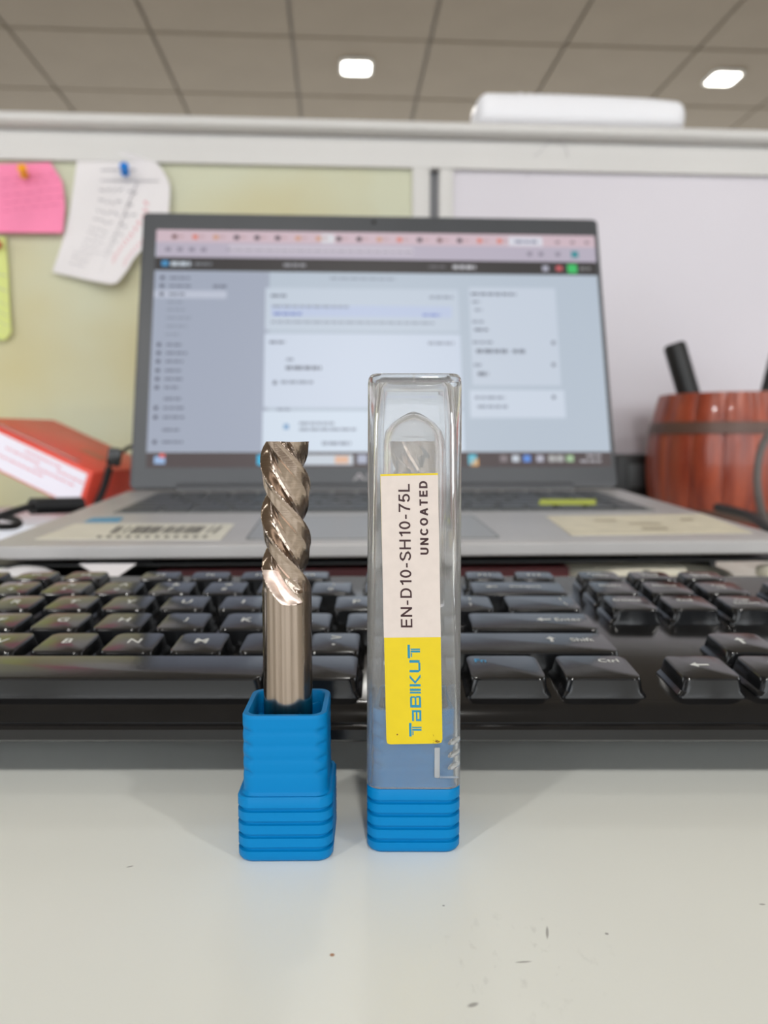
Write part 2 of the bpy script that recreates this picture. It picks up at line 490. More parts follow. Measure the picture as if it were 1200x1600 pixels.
PITCH_T = 0.575
grid0 = RY @ Vector((0, 0, 0))
ceil = empty('ceiling', (0, 0, CEIL), (0, 0, YAW), kind='structure')
box('ceiling_backing', 9.6, 9.4, 0.03, (0, 1.3, 0.035), M['tee'], ceil)
# tile joints cross the view: one joint under the lamp axis
def on_ceiling(px, py):
    u = (800-py)/F; dz = -math.sin(PITCH)+u*math.cos(PITCH); dy = math.cos(PITCH)+u*math.sin(PITCH)
    t = (CEIL-CAMZ)/dz
    return RY.inverted() @ Vector(((px-600)/F*t, dy*t, CEIL))
PX_T = 0.600
TX0 = on_ceiling(450, 0).x; TY0 = on_ceiling(600, 62).y
tile_me = box_me(PX_T-0.012, PITCH_T-0.012, 0.016, 0.003, 1)
tile_me.materials.append(M['tile'])
for i in range(-7, 6):
    for j in range(-11, 4):
        o = bpy.data.objects.new('ceiling_tile', tile_me); C.objects.link(o); o.parent = ceil
        o.location = (TX0+(i+.5)*PX_T, TY0+(j+.5)*PITCH_T, 0.008+random.uniform(0, .002))
# grid lips that catch the light between tiles
def lamp(x, y, lab, power=1.0):
    t = empty('ceiling_lamp', tuple(RY @ Vector((x, y, CEIL-0.002))), (0, 0, YAW), label=lab, cat='lamp', group='square ceiling downlights')
    r0 = ring_sq(.152, .152, .03, 6); r1 = ring_sq(.130, .130, .025, 6)
    me = loft([[(a, b, 0.004) for a, b in r0], [(a, b, -0.008) for a, b in r0], [(a, b, -0.010) for a, b in r1], [(a, b, 0.003) for a, b in r1]], False, False)
    link('rim', fix_normals(me), M['lamp_rim'], t)
    d = loft([[(a, b, -0.004) for a, b in r1], [(a, b, -0.008) for a, b in r1]])
    link('diffuser', fix_normals(d), M['lamp'], t)
    ld = bpy.data.lights.new('downlight', 'AREA'); ld.shape = 'SQUARE'; ld.size = 0.125; ld.energy = LAMP_W*power; ld.color = (1.0, 0.975, 0.93)
    lo = bpy.data.objects.new('downlight', ld); C.objects.link(lo); lo.parent = t; lo.location = (0, 0, -0.012)
LX = [-1.70, 0.10, 1.86]; LY = [3.76, -1.60, 1.98, 0.20]     # the two middle rows are dimmed
lamp_labels = {(1, 0): 'bright square ceiling downlight above the pinboard side, left of the two in view',
               (2, 0): 'bright square ceiling downlight at the far right, above the rounded white casing'}
for i, x in enumerate(LX):
    for j, y in enumerate(LY):
        if (i, j) == (0, 0): continue
        lamp(x, y, lamp_labels.get((i, j), 'square ceiling downlight outside the frame'), (1.0, 1.0, 0.1, 0.02)[j])

# ---------------------------------------------------------------- desk
desk = empty('desk', (0, 0, 0), label='white laminate desk with faint pencil smudges, under everything', cat='desk')
tY = math.tan(YAW)
link('desktop', prism([(-0.85, -0.2), (0.85, -0.2), (0.85, 0.862+0.85*tY-0.006), (-0.85, 0.862-0.85*tY-0.006)], -0.028, 0.0, 'z'), M['desk'], desk)
for sx in (-1, 1):
    box('side_panel', 0.02, 1.0, 0.707, (sx*0.8, 0.30, -0.028-0.3535), M['rail'], desk)

# ---------------------------------------------------------------- partition behind the desk
PY = 0.862
part = empty('cubicle_partition', (0, PY, 0), (0, 0, YAW), label='white framed cubicle partition, khaki pinboard left and whiteboard right', cat='partition')
def pl(px, py, off=0.0):
    """point of the partition's front plane (local coords) seen at a pixel"""
    # ray / plane
    o = Vector((0, 0, CAMZ)); u = (800-py)/F
    d = Vector(((px-600)/F, math.cos(PITCH)+u*math.sin(PITCH), -math.sin(PITCH)+u*math.cos(PITCH)))
    n = Vector((math.sin(YAW), -math.cos(YAW), 0)); p0 = Vector((0, PY, 0)) + n*off
    t = (p0-o).dot(n)/d.dot(n)
    w = o+d*t - Vector((0, PY, 0))
    l = RY.inverted() @ w
    return l
ztop = pl(0, 181).z; zr1 = pl(0, 207).z; zr2 = pl(0, 250).z
xs = pl(644, 300).x; xd0 = pl(671, 300).x; xd1 = pl(686, 300).x; xw = pl(708, 300).x
LW, RW = -0.95, 0.95
# rail: cap with a rounded nose, groove and face
rail_prof = [(-0.004, zr2), (-0.004, zr1-0.001), (0.0, zr1), (0.0, zr1+0.003), (-0.012, zr1+0.0045), (-0.016, zr1+0.008), (-0.016, ztop-0.004), (-0.013, ztop), (0.055, ztop), (0.06, ztop-0.004), (0.06, zr2)]
me = prism(rail_prof, LW, RW); link('top_rail', me, M['rail'], part)
zb = -0.74
box('pinboard', xs-LW, 0.03, zr2-zb, ((xs+LW)/2, 0.017, (zr2+zb)/2), M['pinboard'], part)
box('post', xd0-xs, 0.044, zr2-zb, ((xs+xd0)/2, 0.018, (zr2+zb)/2), M['rail'], part, bev=0.001)
box('channel', xd1-xd0, 0.03, zr2-zb, ((xd1+xd0)/2, 0.022, (zr2+zb)/2), M['channel'], part)
box('post', xw-xd1, 0.042, zr2-zb, ((xw+xd1)/2, 0.018, (zr2+zb)/2), M['rail'], part, bev=0.001)
box('whiteboard', RW-xw, 0.03, zr2-zb, ((xw+RW)/2, 0.017, (zr2+zb)/2), M['whiteboard'], part)
# faint pencil scribble on rail and board
strokes = []
def stroke(parent_pts, r=0.0006):
    strokes.append((tube_me(parent_pts, r, 5, 4), Matrix.Identity(4)))
def plp(px, py, off=0.0046): l = pl(px, py); return (l.x, -off, l.z)
stroke([plp(832, 247), plp(842, 240), plp(856, 224), plp(868, 222), plp(880, 232), plp(886, 248)], .0003)
for a, b, c, d in ((822, 278, 830, 262), (838, 268, 856, 260), (870, 270, 878, 268)):
    stroke([plp(a, b, .0022), plp((a+c)/2+1, (b+d)/2-1, .0022), plp(c, d, .0022)], .0003)
link('scribble', join_me(strokes), M['ink'], part)

# white casing on top of the rail
ca = pl(743, 190); cb = pl(1069, 190)
def casing():
    L = cb.x-ca.x
    t = empty('plastic_casing', tuple(Vector((0, PY, 0)) + RY @ Vector(((ca.x+cb.x)/2, 0.018, ztop))), (0, 0, YAW+R(-1)), label='long rounded white plastic casing lying on the partition top rail', cat='casing')
    rings = []
    n = 28
    for k in range(n+1):
        s = k/n; x = -L/2+L*(0.5-0.5*math.cos(PI*s))
        e = min(x+L/2, L/2-x)
        rr = 0.012
        sh = math.sqrt(max(0, 1-(1-min(e/rr, 1))**2))*0.97+0.03
        h = 0.033*(1-0.16*max(0, (x/L)+0.1)-0.10*max(0, (x/L-.30)*4)) * (0.75+0.25*sh)
        zb0 = 0.0015 + 0.004*max(0, x/L+.1)*0 
        d = 0.062*(0.4+0.6*sh)
        rings.append([(x, a, zb0+h/2+b) for a, b in ring_sq(d, h*(0.55+0.45*sh), 0.009, 5)])
    link('shell', fix_normals(loft(rings)), M['white_plastic'], t, smooth=60)
    # lower tray with its shaded seam
    link('base_tray', loft([[(x*0.965, y*0.8, z) for x, y in ring_sq(L, 0.062, 0.02, 6)] for z in (0.0, 0.004)]), M['rail'], t)
    for k in range(9):
        x = -L/2+0.042+k*0.0105
        link('bump', lathe([(0.0001, 0.0040), (0.0022, 0.0034), (0.0038, 0.001), (0.0040, -0.002)], 12), M['white_plastic'], t, (x+.006, -0.0225, 0.0318-0.0002*k), smooth=180)
casing()

# pinned notes
def sheet(name, lefts, rights, off, m, nu=14, nv=20, thick=0.00025, **k):
    """lefts/rights: (v-ordered) pixel outlines; off(u, v) lift from the board"""
    def interp(a, v):
        ys = v*(len(a)-1); i = min(int(ys), len(a)-2); f = ys-i
        return (a[i][0]*(1-f)+a[i+1][0]*f, a[i][1]*(1-f)+a[i+1][1]*f)
    def pt(u, v, extra=0.0):
        l = interp(lefts, v); r = interp(rights, v)
        q = pl(l[0]*(1-u)+r[0]*u, l[1]*(1-u)+r[1]*u)
        return (q.x, -off(u, v)-extra+0.002, q.z)
    vs = []; fs = []
    for e in (0.0, thick):
        for j in range(nv+1):
            for i in range(nu+1): vs.append(pt(i/nu, j/nv, e))
    K = (nu+1)*(nv+1)
    for j in range(nv):
        for i in range(nu):
            a = j*(nu+1)+i
            fs.append((a, a+nu+1, a+nu+2, a+1)); fs.append((a+K, a+1+K, a+nu+2+K, a+nu+1+K))
    for j in range(nv):
        for i in (0, nu):
            a = j*(nu+1)+i; fs.append((a, a+nu+1, a+nu+1+K, a+K))
    for i in range(nu):
        for j in (0, nv):
            a = j*(nu+1)+i; fs.append((a, a+1, a+1+K, a+K))
    t = empty(name, (0, PY, 0), (0, 0, YAW), **k)
    link('sheet', fix_normals(pydata(vs, fs)), m, t, smooth=50)
    return t, pt

def dashes(pt, rows, m, t, name='handwriting', w=0.06):
    """small hand-written strokes lying on a sheet: rows of (u0, u1, v0, v1)"""
    vs = []; fs = []
    for (u0, v0, u1, v1, h) in rows:
        k = len(vs)
        vs += [pt(u0, v0, .0006), pt(u1, v1, .0006), pt(u1, v1+h, .0006), pt(u0, v0+h, .0006)]
        fs.append((k, k+1, k+2, k+3))
    link(name, pydata(vs, fs), m, t)

def pushpin(px, py, m, label, tilt, lift=0.004):
    l = pl(px, py)
    t = empty('push_pin', tuple(Vector((0, PY, 0)) + RY @ Vector((l.x, -lift, l.z))), (R(90)+tilt[0], tilt[1], YAW), label=label, cat='push pin', group='push pins in the pinboard')
    # local +z points out of the board
    head = lathe([(0.0001, 0), (0.0042, 0), (0.0045, 0.0008), (0.0042, 0.0016), (0.0026, 0.0028), (0.0024, 0.0075), (0.0036, 0.0092), (0.0047, 0.0100), (0.0048, 0.0112), (0.004, 0.0122), (0.0001, 0.0125)], 20)
    link('head', fix_normals(head), m, t, smooth=40)
    link('needle', lathe([(0.0005, 0.0005), (0.0005, -0.003), (0.0001, -0.006)], 8), M['steel'], t)

# pink note
t, pt = sheet('sticky_note', [(-22, 257), (-24, 300), (-22, 340), (-20, 366)], [(80, 255), (99, 285), (104, 325), (102, 367)],
              lambda u, v: 0.0035+0.006*v*v+0.004*max(0, u-.7)*(1-v), M['pink'], label='pink sticky note pinned to the board with an orange pin', cat='note')
rows = []
for v in (0.2, 0.3, 0.42, 0.52, 0.62):
    u = 0.25
    while u < 0.92:
        du = random.uniform(.05, .12); rows.append((u, v+random.uniform(-.01, .01), u+du, v+random.uniform(-.01, .01), .012)); u += du+random.uniform(.02, .06)
dashes(pt, rows, M['ink_pink'], t)
# large white paper, torn along the lower right
t, pt = sheet('pinned_paper', [(123, 238), (117, 290), (110, 335), (102, 370), (94, 400), (85, 427)],
              [(205, 243), (250, 258), (268, 290), (266, 340), (240, 378), (222, 398), (211, 412), (206, 424), (190, 446), (182, 450)],
              lambda u, v: 0.0035+0.004*v+0.014*(u*v)**2+0.012*max(0, u-.65)*(1-v)+0.001*math.sin(9*v+3*u), M['paper'], 20, 30,
              label='torn white paper with faint handwriting hanging from a blue pin', cat='paper')
rows = []
for i in range(12):
    v = 0.24+i*0.055
    for (a, b) in ((0.27, 0.5), (0.56, 0.63)) if i < 9 else ((0.2, 0.42),):
        u = a
        while u < b:
            du = random.uniform(.03, .06); rows.append((u, v+random.uniform(-.01, .01), u+du, v+random.uniform(-.012, .012), .008)); u += du+.018
rows += [(0.66, .2, .67, .85, .01), (.28, .18, .9, .2, .006), (.3, .12, .7, .13, .008)]
dashes(pt, rows, M['ink'], t)
rows = []
for i in range(16):
    v = 0.28+i*0.03
    rows.append((.73+random.uniform(-.01, .01), v, .78, v+.012, .012))
    if i > 5: rows.append((.9, v, .94, v+.012, .012))
dashes(pt, rows, M['ink_red'], t, 'red_handwriting')
# yellow-green note
t, pt = sheet('sticky_note', [(-40, 372), (-40, 530)], [(10, 370), (14, 420), (17, 480), (20, 520), (12, 532)],
              lambda u, v: 0.0035+0.003*v, M['yellow_note'], label='yellow-green sticky note at the left edge under a red pin', cat='note')
dashes(pt, [(.5, .3+.1*i, .95, .3+.1*i, .006) for i in range(6)], M['ink'], t)
pushpin(199, 275, M['pin_blue'], 'blue push pin holding the torn white paper', (R(-22), R(28)), 0.009)
pushpin(42, 277, M['pin_orange'], 'orange push pin in the pink note', (R(-22), R(28)), 0.007)
pushpin(0, 385, M['pin_red'], 'red push pin in the yellow-green note', (R(-10), R(10)), 0.006)

# ---------------------------------------------------------------- laptop
LYAW = R(3.1); LT = R(2.1)
lap = empty('laptop', (0.0080, 0.344, 0.0362), (LT, 0, LYAW), label='open silver laptop with a dark bezel, web page on its screen', cat='laptop')
LWD, LDP = 0.370, 0.2405
lap_m = Matrix.Translation(lap.location) @ Euler((LT, 0, LYAW)).to_matrix().to_4x4()
def lpx(px, py, z=0.0, mtx=None):
    """laptop-plane local point at a pixel"""
    mt = (mtx or lap_m).inverted()
    o = mt @ Vector((0, 0, CAMZ)); u = (800-py)/F
    d = mt.to_3x3() @ Vector(((px-600)/F, math.cos(PITCH)+u*math.sin(PITCH), -math.sin(PITCH)+u*math.cos(PITCH)))
    t = (z-o.z)/d.z
    return o+d*t
# base: loft of rounded outlines
def outl(inset, z, zb=None):
    pts = []
    for x, y in ring_sq(LWD-2*inset, LDP-2*inset, 0.012, 6):
        zz = z if zb is None else z+(zb-z)*(y+LDP/2)/LDP
        pts.append((x, y+LDP/2, zz))
    return pts
me = loft([outl(0.006, -0.0072, -0.0163), outl(0.002, -0.0062, -0.0140), outl(0.0, -0.0056), outl(0.0, -0.0007), outl(0.0003, -0.0002), outl(0.0008, 0.0)])
link('deck', me, M['silver'], lap, smooth=30)
for sx in (-1, 1):
    for (yy, zz) in ((0.02, -0.0092), (0.2, -0.0159)):
        box('rubber_foot', 0.03, 0.012, 0.0022, (sx*0.13, yy, zz), M['rubber'], lap)
# key well and keys
k0 = lpx(212, 803); k1 = lpx(938, 768)
kw_x0, kw_x1 = -0.160, 0.162
kw_y0, kw_y1 = 0.108, 0.214
box('key_well', kw_x1-kw_x0, kw_y1-kw_y0, 0.0006, ((kw_x0+kw_x1)/2, (kw_y0+kw_y1)/2, 0.0001), M['lap_well'], lap, bev=0.0002)
lk_cache = {}
rowsL = [(0.0, [1.25, 1, 1.25, 1.25, 5.5, 1, 1, 1, 1, 1, 1, 1]), (1, [2.1]+[1]*10+[1.9, .9, .9, .9]), (2, [1.7]+[1]*11+[1.4, .9, .9, .9]), (3, [1.4]+[1]*12+[1.0, .9, .9, .9]), (4, [.9]+[1]*12+[1.5, .9, .9, .9]), (5, [.95]*18)]
for r, ws in rowsL:
    tot = sum(ws); u = (kw_x1-kw_x0-0.006)/tot; x = kw_x0+0.003
    rp = (kw_y1-kw_y0-0.004)/6
    for w in ws:
        ww = round(w*u-0.0028, 5); dd = rp-0.0028 if r < 5 else rp-0.005
        key = (ww, round(dd, 5))
        if key not in lk_cache:
            lk_cache[key] = box_me(ww, dd, 0.0014, 0.0005, 1); lk_cache[key].materials.append(M['lap_key'])
        o = bpy.data.objects.new('laptop_key', lk_cache[key]); C.objects.link(o); o.parent = lap
        o.location = (x+w*u/2, kw_y0+0.002+rp*(r+0.5), 0.0009); x += w*u
# touchpad
tp = ring_sq(0.118, 0.076, 0.003, 4)
link('touchpad', loft([[(a-0.012, b+0.052, z) for a, b in tp] for z in (-0.0003, 0.0002)]), mat('touchpad_plate', srgb(158, 158, 158), 0.35, metal=0.2), lap)
link('touchpad_edge', fix_normals(loft([[(a*s-0.012, b*s2+0.052, z) for a, b in tp] for s, s2, z in ((1.0, 1.0, 0.0002), (1.012, 1.02, 0.0003), (1.016, 1.03, 0.0))], False, False)), M['lap_well'], lap)
# stickers, and a lime strip over the keys
def deck_quad(name, pxs, m, z=0.0003, par=lap):
    pts = [lpx(a, b, z) for a, b in pxs]
    vs = [(p.x, p.y, z) for p in pts]+[(p.x, p.y, z-0.00025) for p in pts]
    fs = [(0, 1, 2, 3), (7, 6, 5, 4)]+[(k, k+4, (k+1) % 4+4, (k+1) % 4) for k in range(4)]
    return link(name, fix_normals(pydata(vs, fs)), m, par)
st = deck_quad('sticker', [(55, 842), (345, 843), (367, 818), (118, 818)], M['sticker']); st['label'] = 'white barcode sticker on the left palm rest'
bars = []; 
for k in range(34):
    s = k/34; x0 = 165+s*170; w = random.choice((2, 3, 4, 5))
    if random.random() < .85:
        pts = [lpx(x0+(10 if q else 0), yy, .0004) for q, yy in ((0, 834), (0, 834), (1, 822), (1, 822))]
        a = lpx(x0, 833, .0005); b = lpx(x0+w, 833, .0005); c = lpx(x0+w+14, 822, .0005); d = lpx(x0+14, 822, .0005)
        bars.append([a, b, c, d])
for k in range(12):
    x0 = 150+k*15; a = lpx(x0, 840, .0005); b = lpx(x0+8, 840, .0005); c = lpx(x0+10, 837, .0005); d = lpx(x0+3, 837, .0005); bars.append([a, b, c, d])
vs = []; fs = []
for q in bars: fs.append(tuple(range(len(vs), len(vs)+4))); vs += q
link('barcode', pydata(vs, fs), M['print_dark'], st)
st2 = deck_quad('sticker', [(893, 836), (1176, 832), (1098, 803), (853, 806)], M['sticker_cream']); st2['label'] = 'worn cream sticker on the right palm rest'
vs = []; fs = []
for (x0, x1, y0, y1) in ((985, 1035, 817, 819), (1005, 1045, 824, 827), (1065, 1085, 810, 813), (930, 965, 812, 814)):
    fs.append(tuple(range(len(vs), len(vs)+4))); vs += [lpx(x0, y1, .0005), lpx(x1, y1, .0005), lpx(x1-4, y0, .0005), lpx(x0-4, y0, .0005)]
link('faded_print', pydata(vs, fs), mat('faded_print', srgb(170, 158, 132), .6), st2)
s3 = deck_quad('sticker', [(132, 815), (185, 815), (193, 808), (145, 809)], M['blue_sticker']); s3['label'] = 'small blue sticker above the barcode'
s4 = deck_quad('sticker', [(842, 788), (931, 788), (931, 780), (844, 780)], M['lime'], z=0.0020); s4['label'] = 'narrow lime strip across the laptop keys'  # flat lime-coloured strip just above the laptop keys

# display lid
hinge = Vector((0, LDP-0.003, 0.001))
TIL = R(16.6)+LT
lidm_local = Matrix.Translation(hinge) @ Matrix.Rotation(-TIL, 4, 'X')
lid_rot = (-TIL, 0, 0)
LH = 0.2275
# lid frame: local x right, z up along lid, y back
rr = ring_sq(LWD, LH, 0.004, 6)
me = loft([[(a*s, y, b*s+LH/2) for a, b in rr] for y, s in ((0.0, 0.994), (0.0006, 1.0), (0.005, 1.0), (0.006, 0.985))])
scr = link('display_lid', fix_normals(me), M['lid_dark'], lap, tuple(hinge), lid_rot, smooth=30)
lidm = lap_m @ lidm_local
def spx(px, py, off=0.0):
    """screen point (lid local) at pixel, on plane y=-off"""
    mt = lidm.inverted(); o = mt @ Vector((0, 0, CAMZ)); u = (800-py)/F
    d = mt.to_3x3() @ Vector(((px-600)/F, math.cos(PITCH)+u*math.sin(PITCH), -math.sin(PITCH)+u*math.cos(PITCH)))
    t = (-off-o.y)/d.y; q = o+d*t
    return Vector((q.x, -off, q.z))
tl = spx(245, 359); br = spx(953, 730)
SX0, SX1 = tl.x, spx(928, 361).x; SZ0, SZ1 = br.z, tl.z
def sc_uv(px, py):
    v = (py-359)/(730-359); l = 245-20*v; r = 928+25*v
    return (px-l)/(r-l), v
def screen():
    par = scr
    def em(name, c, s=1.0):
        if name not in M: M[name] = mat(name, srgb(*c), 0.35, emit=s*0.93, spec=0.3)
        return M[name]
    
    layers = {}
    def q(px0, py0, px1, py1, c, lay):
        u0, v0 = sc_uv(px0, py0); u1, v1 = sc_uv(px1, py1)
        u0b, _ = sc_uv(px0, py0); 
        layers.setdefault((tuple(c), lay), []).append((u0, v0, u1, v1))
    q(225, 359, 953, 730, (180, 192, 206), 0)
    q(245, 359, 935, 379, (205, 182, 192), 1)      # tabs
    q(245, 379, 935, 404, (182, 174, 190), 1)      # address bar
    q(225, 404, 945, 426, (46, 42, 44), 1)         # dark site bar
    q(225, 707, 960, 732, (70, 58, 60), 1)         # task bar
    q(355, 383, 640, 396, (200, 192, 204), 2)
    q(497, 363, 517, 378, (214, 214, 220), 2); q(790, 363, 845, 378, (214, 214, 224), 2)
    # sidebar and cards
    q(238, 427, 410, 706, (158, 166, 184), 1)
    q(410, 452, 712, 520, (192, 203, 217), 2); q(408, 525, 716, 640, (202, 212, 228), 2); q(404, 645, 718, 706, (208, 220, 234), 2)
    q(418, 480, 700, 498, (186, 198, 224), 3)
    q(727, 448, 873, 605, (196, 206, 220), 2); q(727, 612, 880, 655, (202, 212, 226), 2)
    q(240, 458, 350, 470, (186, 192, 208), 2)
    def words(x0, x1, y, c, h=4.0):
        x = x0
        while x < x1:
            w = random.uniform(7, 15); q(x, y-h/2, min(x+w, x1), y+h/2, c, 4); x += w+2
    T = (112, 118, 134); T2 = (140, 148, 164)
    for k, y in enumerate((438, 451, 464, 477, 489, 502, 515, 528, 544, 557, 570, 584, 597, 610, 627, 641, 655, 674, 692)):
        sub = 3 <= k <= 7
        x0 = (262 if sub else 264)-k*0.8
        words(x0, x0+random.uniform(20, 34)+(14 if k == 5 else 0), y, T2 if sub else T, 3.6)
        if not sub and k not in (14, 17): q(x0-14, y-2.8, x0-8, y+2.8, (84, 88, 104), 4)
    words(330, 350, 451, T, 5)
    words(510, 612, 436, T2, 3); words(418, 442, 465, T); words(420, 538, 482, T2, 3.4); words(422, 465, 494, (110, 128, 190), 4); words(418, 672, 507, T2, 3)
    words(665, 702, 465, T2, 4); words(654, 682, 494, (130, 145, 205), 4); words(415, 440, 539, T, 4); words(662, 703, 539, T2, 4)
    words(441, 452, 566, T2); words(440, 495, 579, (118, 124, 138), 6); words(432, 482, 601, T2, 4.5); q(420, 599, 426, 605, T, 4)
    words(426, 446, 643, T2); words(460, 514, 664, T2, 4); words(460, 548, 673, T2, 4); q(436, 665, 444, 673, (120, 160, 200), 4); words(495, 540, 694, T2, 5)
    words(730, 802, 459, T, 4); words(732, 745, 472, T2, 4); words(736, 748, 485, T2, 4); words(732, 750, 504, T2, 4); words(735, 757, 517, T, 4)
    words(732, 764, 537, T2, 4); words(738, 790, 551, (118, 124, 138), 6); words(796, 816, 551, (118, 124, 138), 6)
    words(734, 746, 573, T2, 4); words(740, 757, 587, (118, 124, 138), 6); words(735, 783, 624, T2, 4); words(739, 787, 638, T2, 4)
    for y in (537, 572, 623): q(858, y-3, 864, y+3, (130, 136, 150), 4)
    # tabs row
    for k in range(17):
        x = 268+k*31.5; c = random.choice(((214, 120, 100), (190, 170, 110), (200, 150, 120), (90, 150, 130), (120, 90, 90), (70, 60, 70))) if k not in (8, 9) else (60, 50, 56)
        q(x, 367, x+8, 374, c, 4); q(x+10, 368, x+18, 372, (190, 160, 166), 4)
    words(800, 836, 371, (110, 110, 140), 4)
    for x in (865, 889, 912): q(x, 369, x+7, 373, (130, 110, 120), 4)
    words(350, 640, 391, (150, 145, 160), 3)
    for x in (258, 276, 294, 312, 820, 838, 865): q(x, 388, x+8, 395, (140, 134, 150), 4)
    q(890, 386, 902, 397, (50, 140, 150), 4)
    # site bar
    q(252, 410, 262, 419, (60, 140, 190), 4); words(266, 296, 415, (190, 200, 210), 7); words(302, 328, 415, (120, 124, 130), 4)
    words(438, 472, 415, (140, 140, 146), 5); words(664, 690, 415, (96, 94, 98), 4); words(702, 738, 415, (190, 190, 196), 6)
    q(844, 411, 854, 420, (170, 170, 186), 4); q(866, 411, 876, 419, (200, 90, 96), 4); q(884, 408, 900, 423, (52, 190, 100), 4); words(904, 921, 415, (130, 130, 130), 4)
    # task bar
    q(238, 713, 254, 724, (150, 180, 220), 3); q(246, 709, 254, 715, (220, 90, 80), 4)
    q(395, 711, 409, 726, (40, 180, 225), 4); q(428, 711, 543, 726, (196, 204, 214), 3); q(515, 713, 536, 724, (222, 178, 150), 4); q(550, 711, 565, 724, (170, 176, 196), 4)
    q(724, 711, 737, 726, (90, 190, 215), 4); q(728, 717, 740, 728, (230, 170, 90), 4)
    for x, c in ((780, (130, 120, 124)), (799, (196, 204, 214)), (817, (90, 140, 220)), (838, (176, 176, 190)), (857, (170, 170, 170)), (870, (170, 170, 170)), (886, (160, 190, 150))):
        q(x-6, 712, x+6, 722, c, 4)
    words(912, 936, 713, (180, 178, 184), 3); words(902, 936, 721, (180, 178, 184), 3)
    cols = {}
    for (c, lay), qs in layers.items():
        cols.setdefault(c, []).extend([(lay, *a) for a in qs])
    vs = []; fs = []; mi = []; me = bpy.data.meshes.new('mesh')
    for k, (c, qs) in enumerate(cols.items()):
        me.materials.append(em('screen_rgb_%d_%d_%d' % c, c))
        for (lay, u0, v0, u1, v1) in qs:
            y = -0.0003-lay*0.00008; n = len(vs)
            u0 = max(0, min(1, u0)); u1 = max(0, min(1, u1)); v0 = max(0, min(1, v0)); v1 = max(0, min(1, v1))
            X = lambda u: SX0+(SX1-SX0)*u
            Z = lambda v: SZ1+(SZ0-SZ1)*v
            vs += [(X(u0), y, Z(v1)), (X(u1), y, Z(v1)), (X(u1), y, Z(v0)), (X(u0), y, Z(v0))]
            fs.append((n, n+1, n+2, n+3)); mi.append(k)
    me.from_pydata(vs, [], fs)
    for p, i in zip(me.polygons, mi): p.material_index = i
    o = link('screen', me, None, scr); o['label'] = 'lit screen showing a blurred web admin page'
screen()
link('webcam', lathe([(0.0015, 0), (0.0015, -0.0006), (0.0001, -0.0007)], 12), M['black_gloss'], scr, (0.0, -0.0002, LH-0.006), (R(-90), 0, 0))
lg = spx(586, 745)
me = text_me('ASUS', 0.034, 0.0062, 0.01); 
link('maker_logo', me, mat('logo_print', srgb(150, 146, 150), 0.4), scr, (lg.x, -0.0003, lg.z), (R(90), 0, 0))
# hinge barrel
hb = tube_me([(-0.15, LDP-0.002, 0.0005), (0, LDP-0.002, 0.0005), (0.15, LDP-0.002, 0.0005)], 0.0045, 12, 2)
link('hinge', hb, M['lid_dark'], lap, smooth=60)

# black riser tray carrying the laptop, added to keep the gap beneath it dark
rt = empty('laptop_riser', (-0.004, 0.352, 0), (0, 0, LYAW), label='low black riser tray added to darken the gap under the laptop, open at the front', cat='riser')
box('top_plate', 0.40, 0.235, 0.0014, (0, 0.1175, 0.0258), M['black_matte'], rt, bev=0.0005)
box('base_plate', 0.40, 0.235, 0.0020, (0, 0.1175, 0.0010), M['black_matte'], rt, bev=0.0005)
box('back_wall', 0.40, 0.003, 0.0215, (0, 0.2335, 0.01275), M['black_matte'], rt)
for sx in (-1, 1): box('side_wall', 0.003, 0.16, 0.0215, (sx*0.198, 0.155, 0.01275), M['black_matte'], rt)
# dark red ledger under the laptop
bk = empty('ledger_book', (-0.012, 0.450, 0.0021), (0, 0, R(2)), label='thick dark red ledger book inside the black riser under the laptop', cat='book')
box('page_block', 0.188, 0.176, 0.0165, (0, 0.001, 0.0102), M['pages'], bk)
box('cover', 0.194, 0.182, 0.002, (0, 0, 0.001), M['book'], bk, bev=0.0005)
box('cover', 0.194, 0.182, 0.0020, (0, 0, 0.0194), M['book'], bk, bev=0.0005)
box('spine', 0.194, 0.0025, 0.0204, (0, -0.0915, 0.0102), M['book'], bk, bev=0.0005)

# ---------------------------------------------------------------- desktop keyboard
KT = R(4.1)
kb = empty('keyboard', (0, 0.2099, 0.0269), (KT, 0, 0), label='glossy black full-size keyboard with white legends in front of the laptop', cat='keyboard')
U = 0.0187; KX0 = -0.2147
NX = 0.0808; NP = 0.0192            # navigation columns
KBX0, KBX1 = -0.222, 0.222
# body profile in keyboard-local (y, z): keycap tops at z=0
def loc_yz(Y, Z):
    dy = Y-0.2099; dz = Z-0.0269; c, s = math.cos(KT), math.sin(KT)
    return (dy*c+dz*s, -dy*s+dz*c)
prof = [loc_yz(*a) for a in ((0.1745, 0.0162), (0.1738, 0.0156), (0.1738, 0.0132), (0.1748, 0.0124), (0.2600, 0.0132), (0.2950, 0.0150), (0.3010, 0.0165), (0.3045, 0.0160), (0.3050, 0.0245), (0.300, 0.0255), (0.2, 0.0186), (0.183, 0.0174))]
link('body', prism(prof, KBX0, KBX1), M['black_gloss'], kb)
prof = [loc_yz(*a) for a in ((0.1752, 0.0164), (0.1752, 0.0172), (0.1762, 0.0180), (0.1785, 0.0186), (0.1785, 0.0164))]
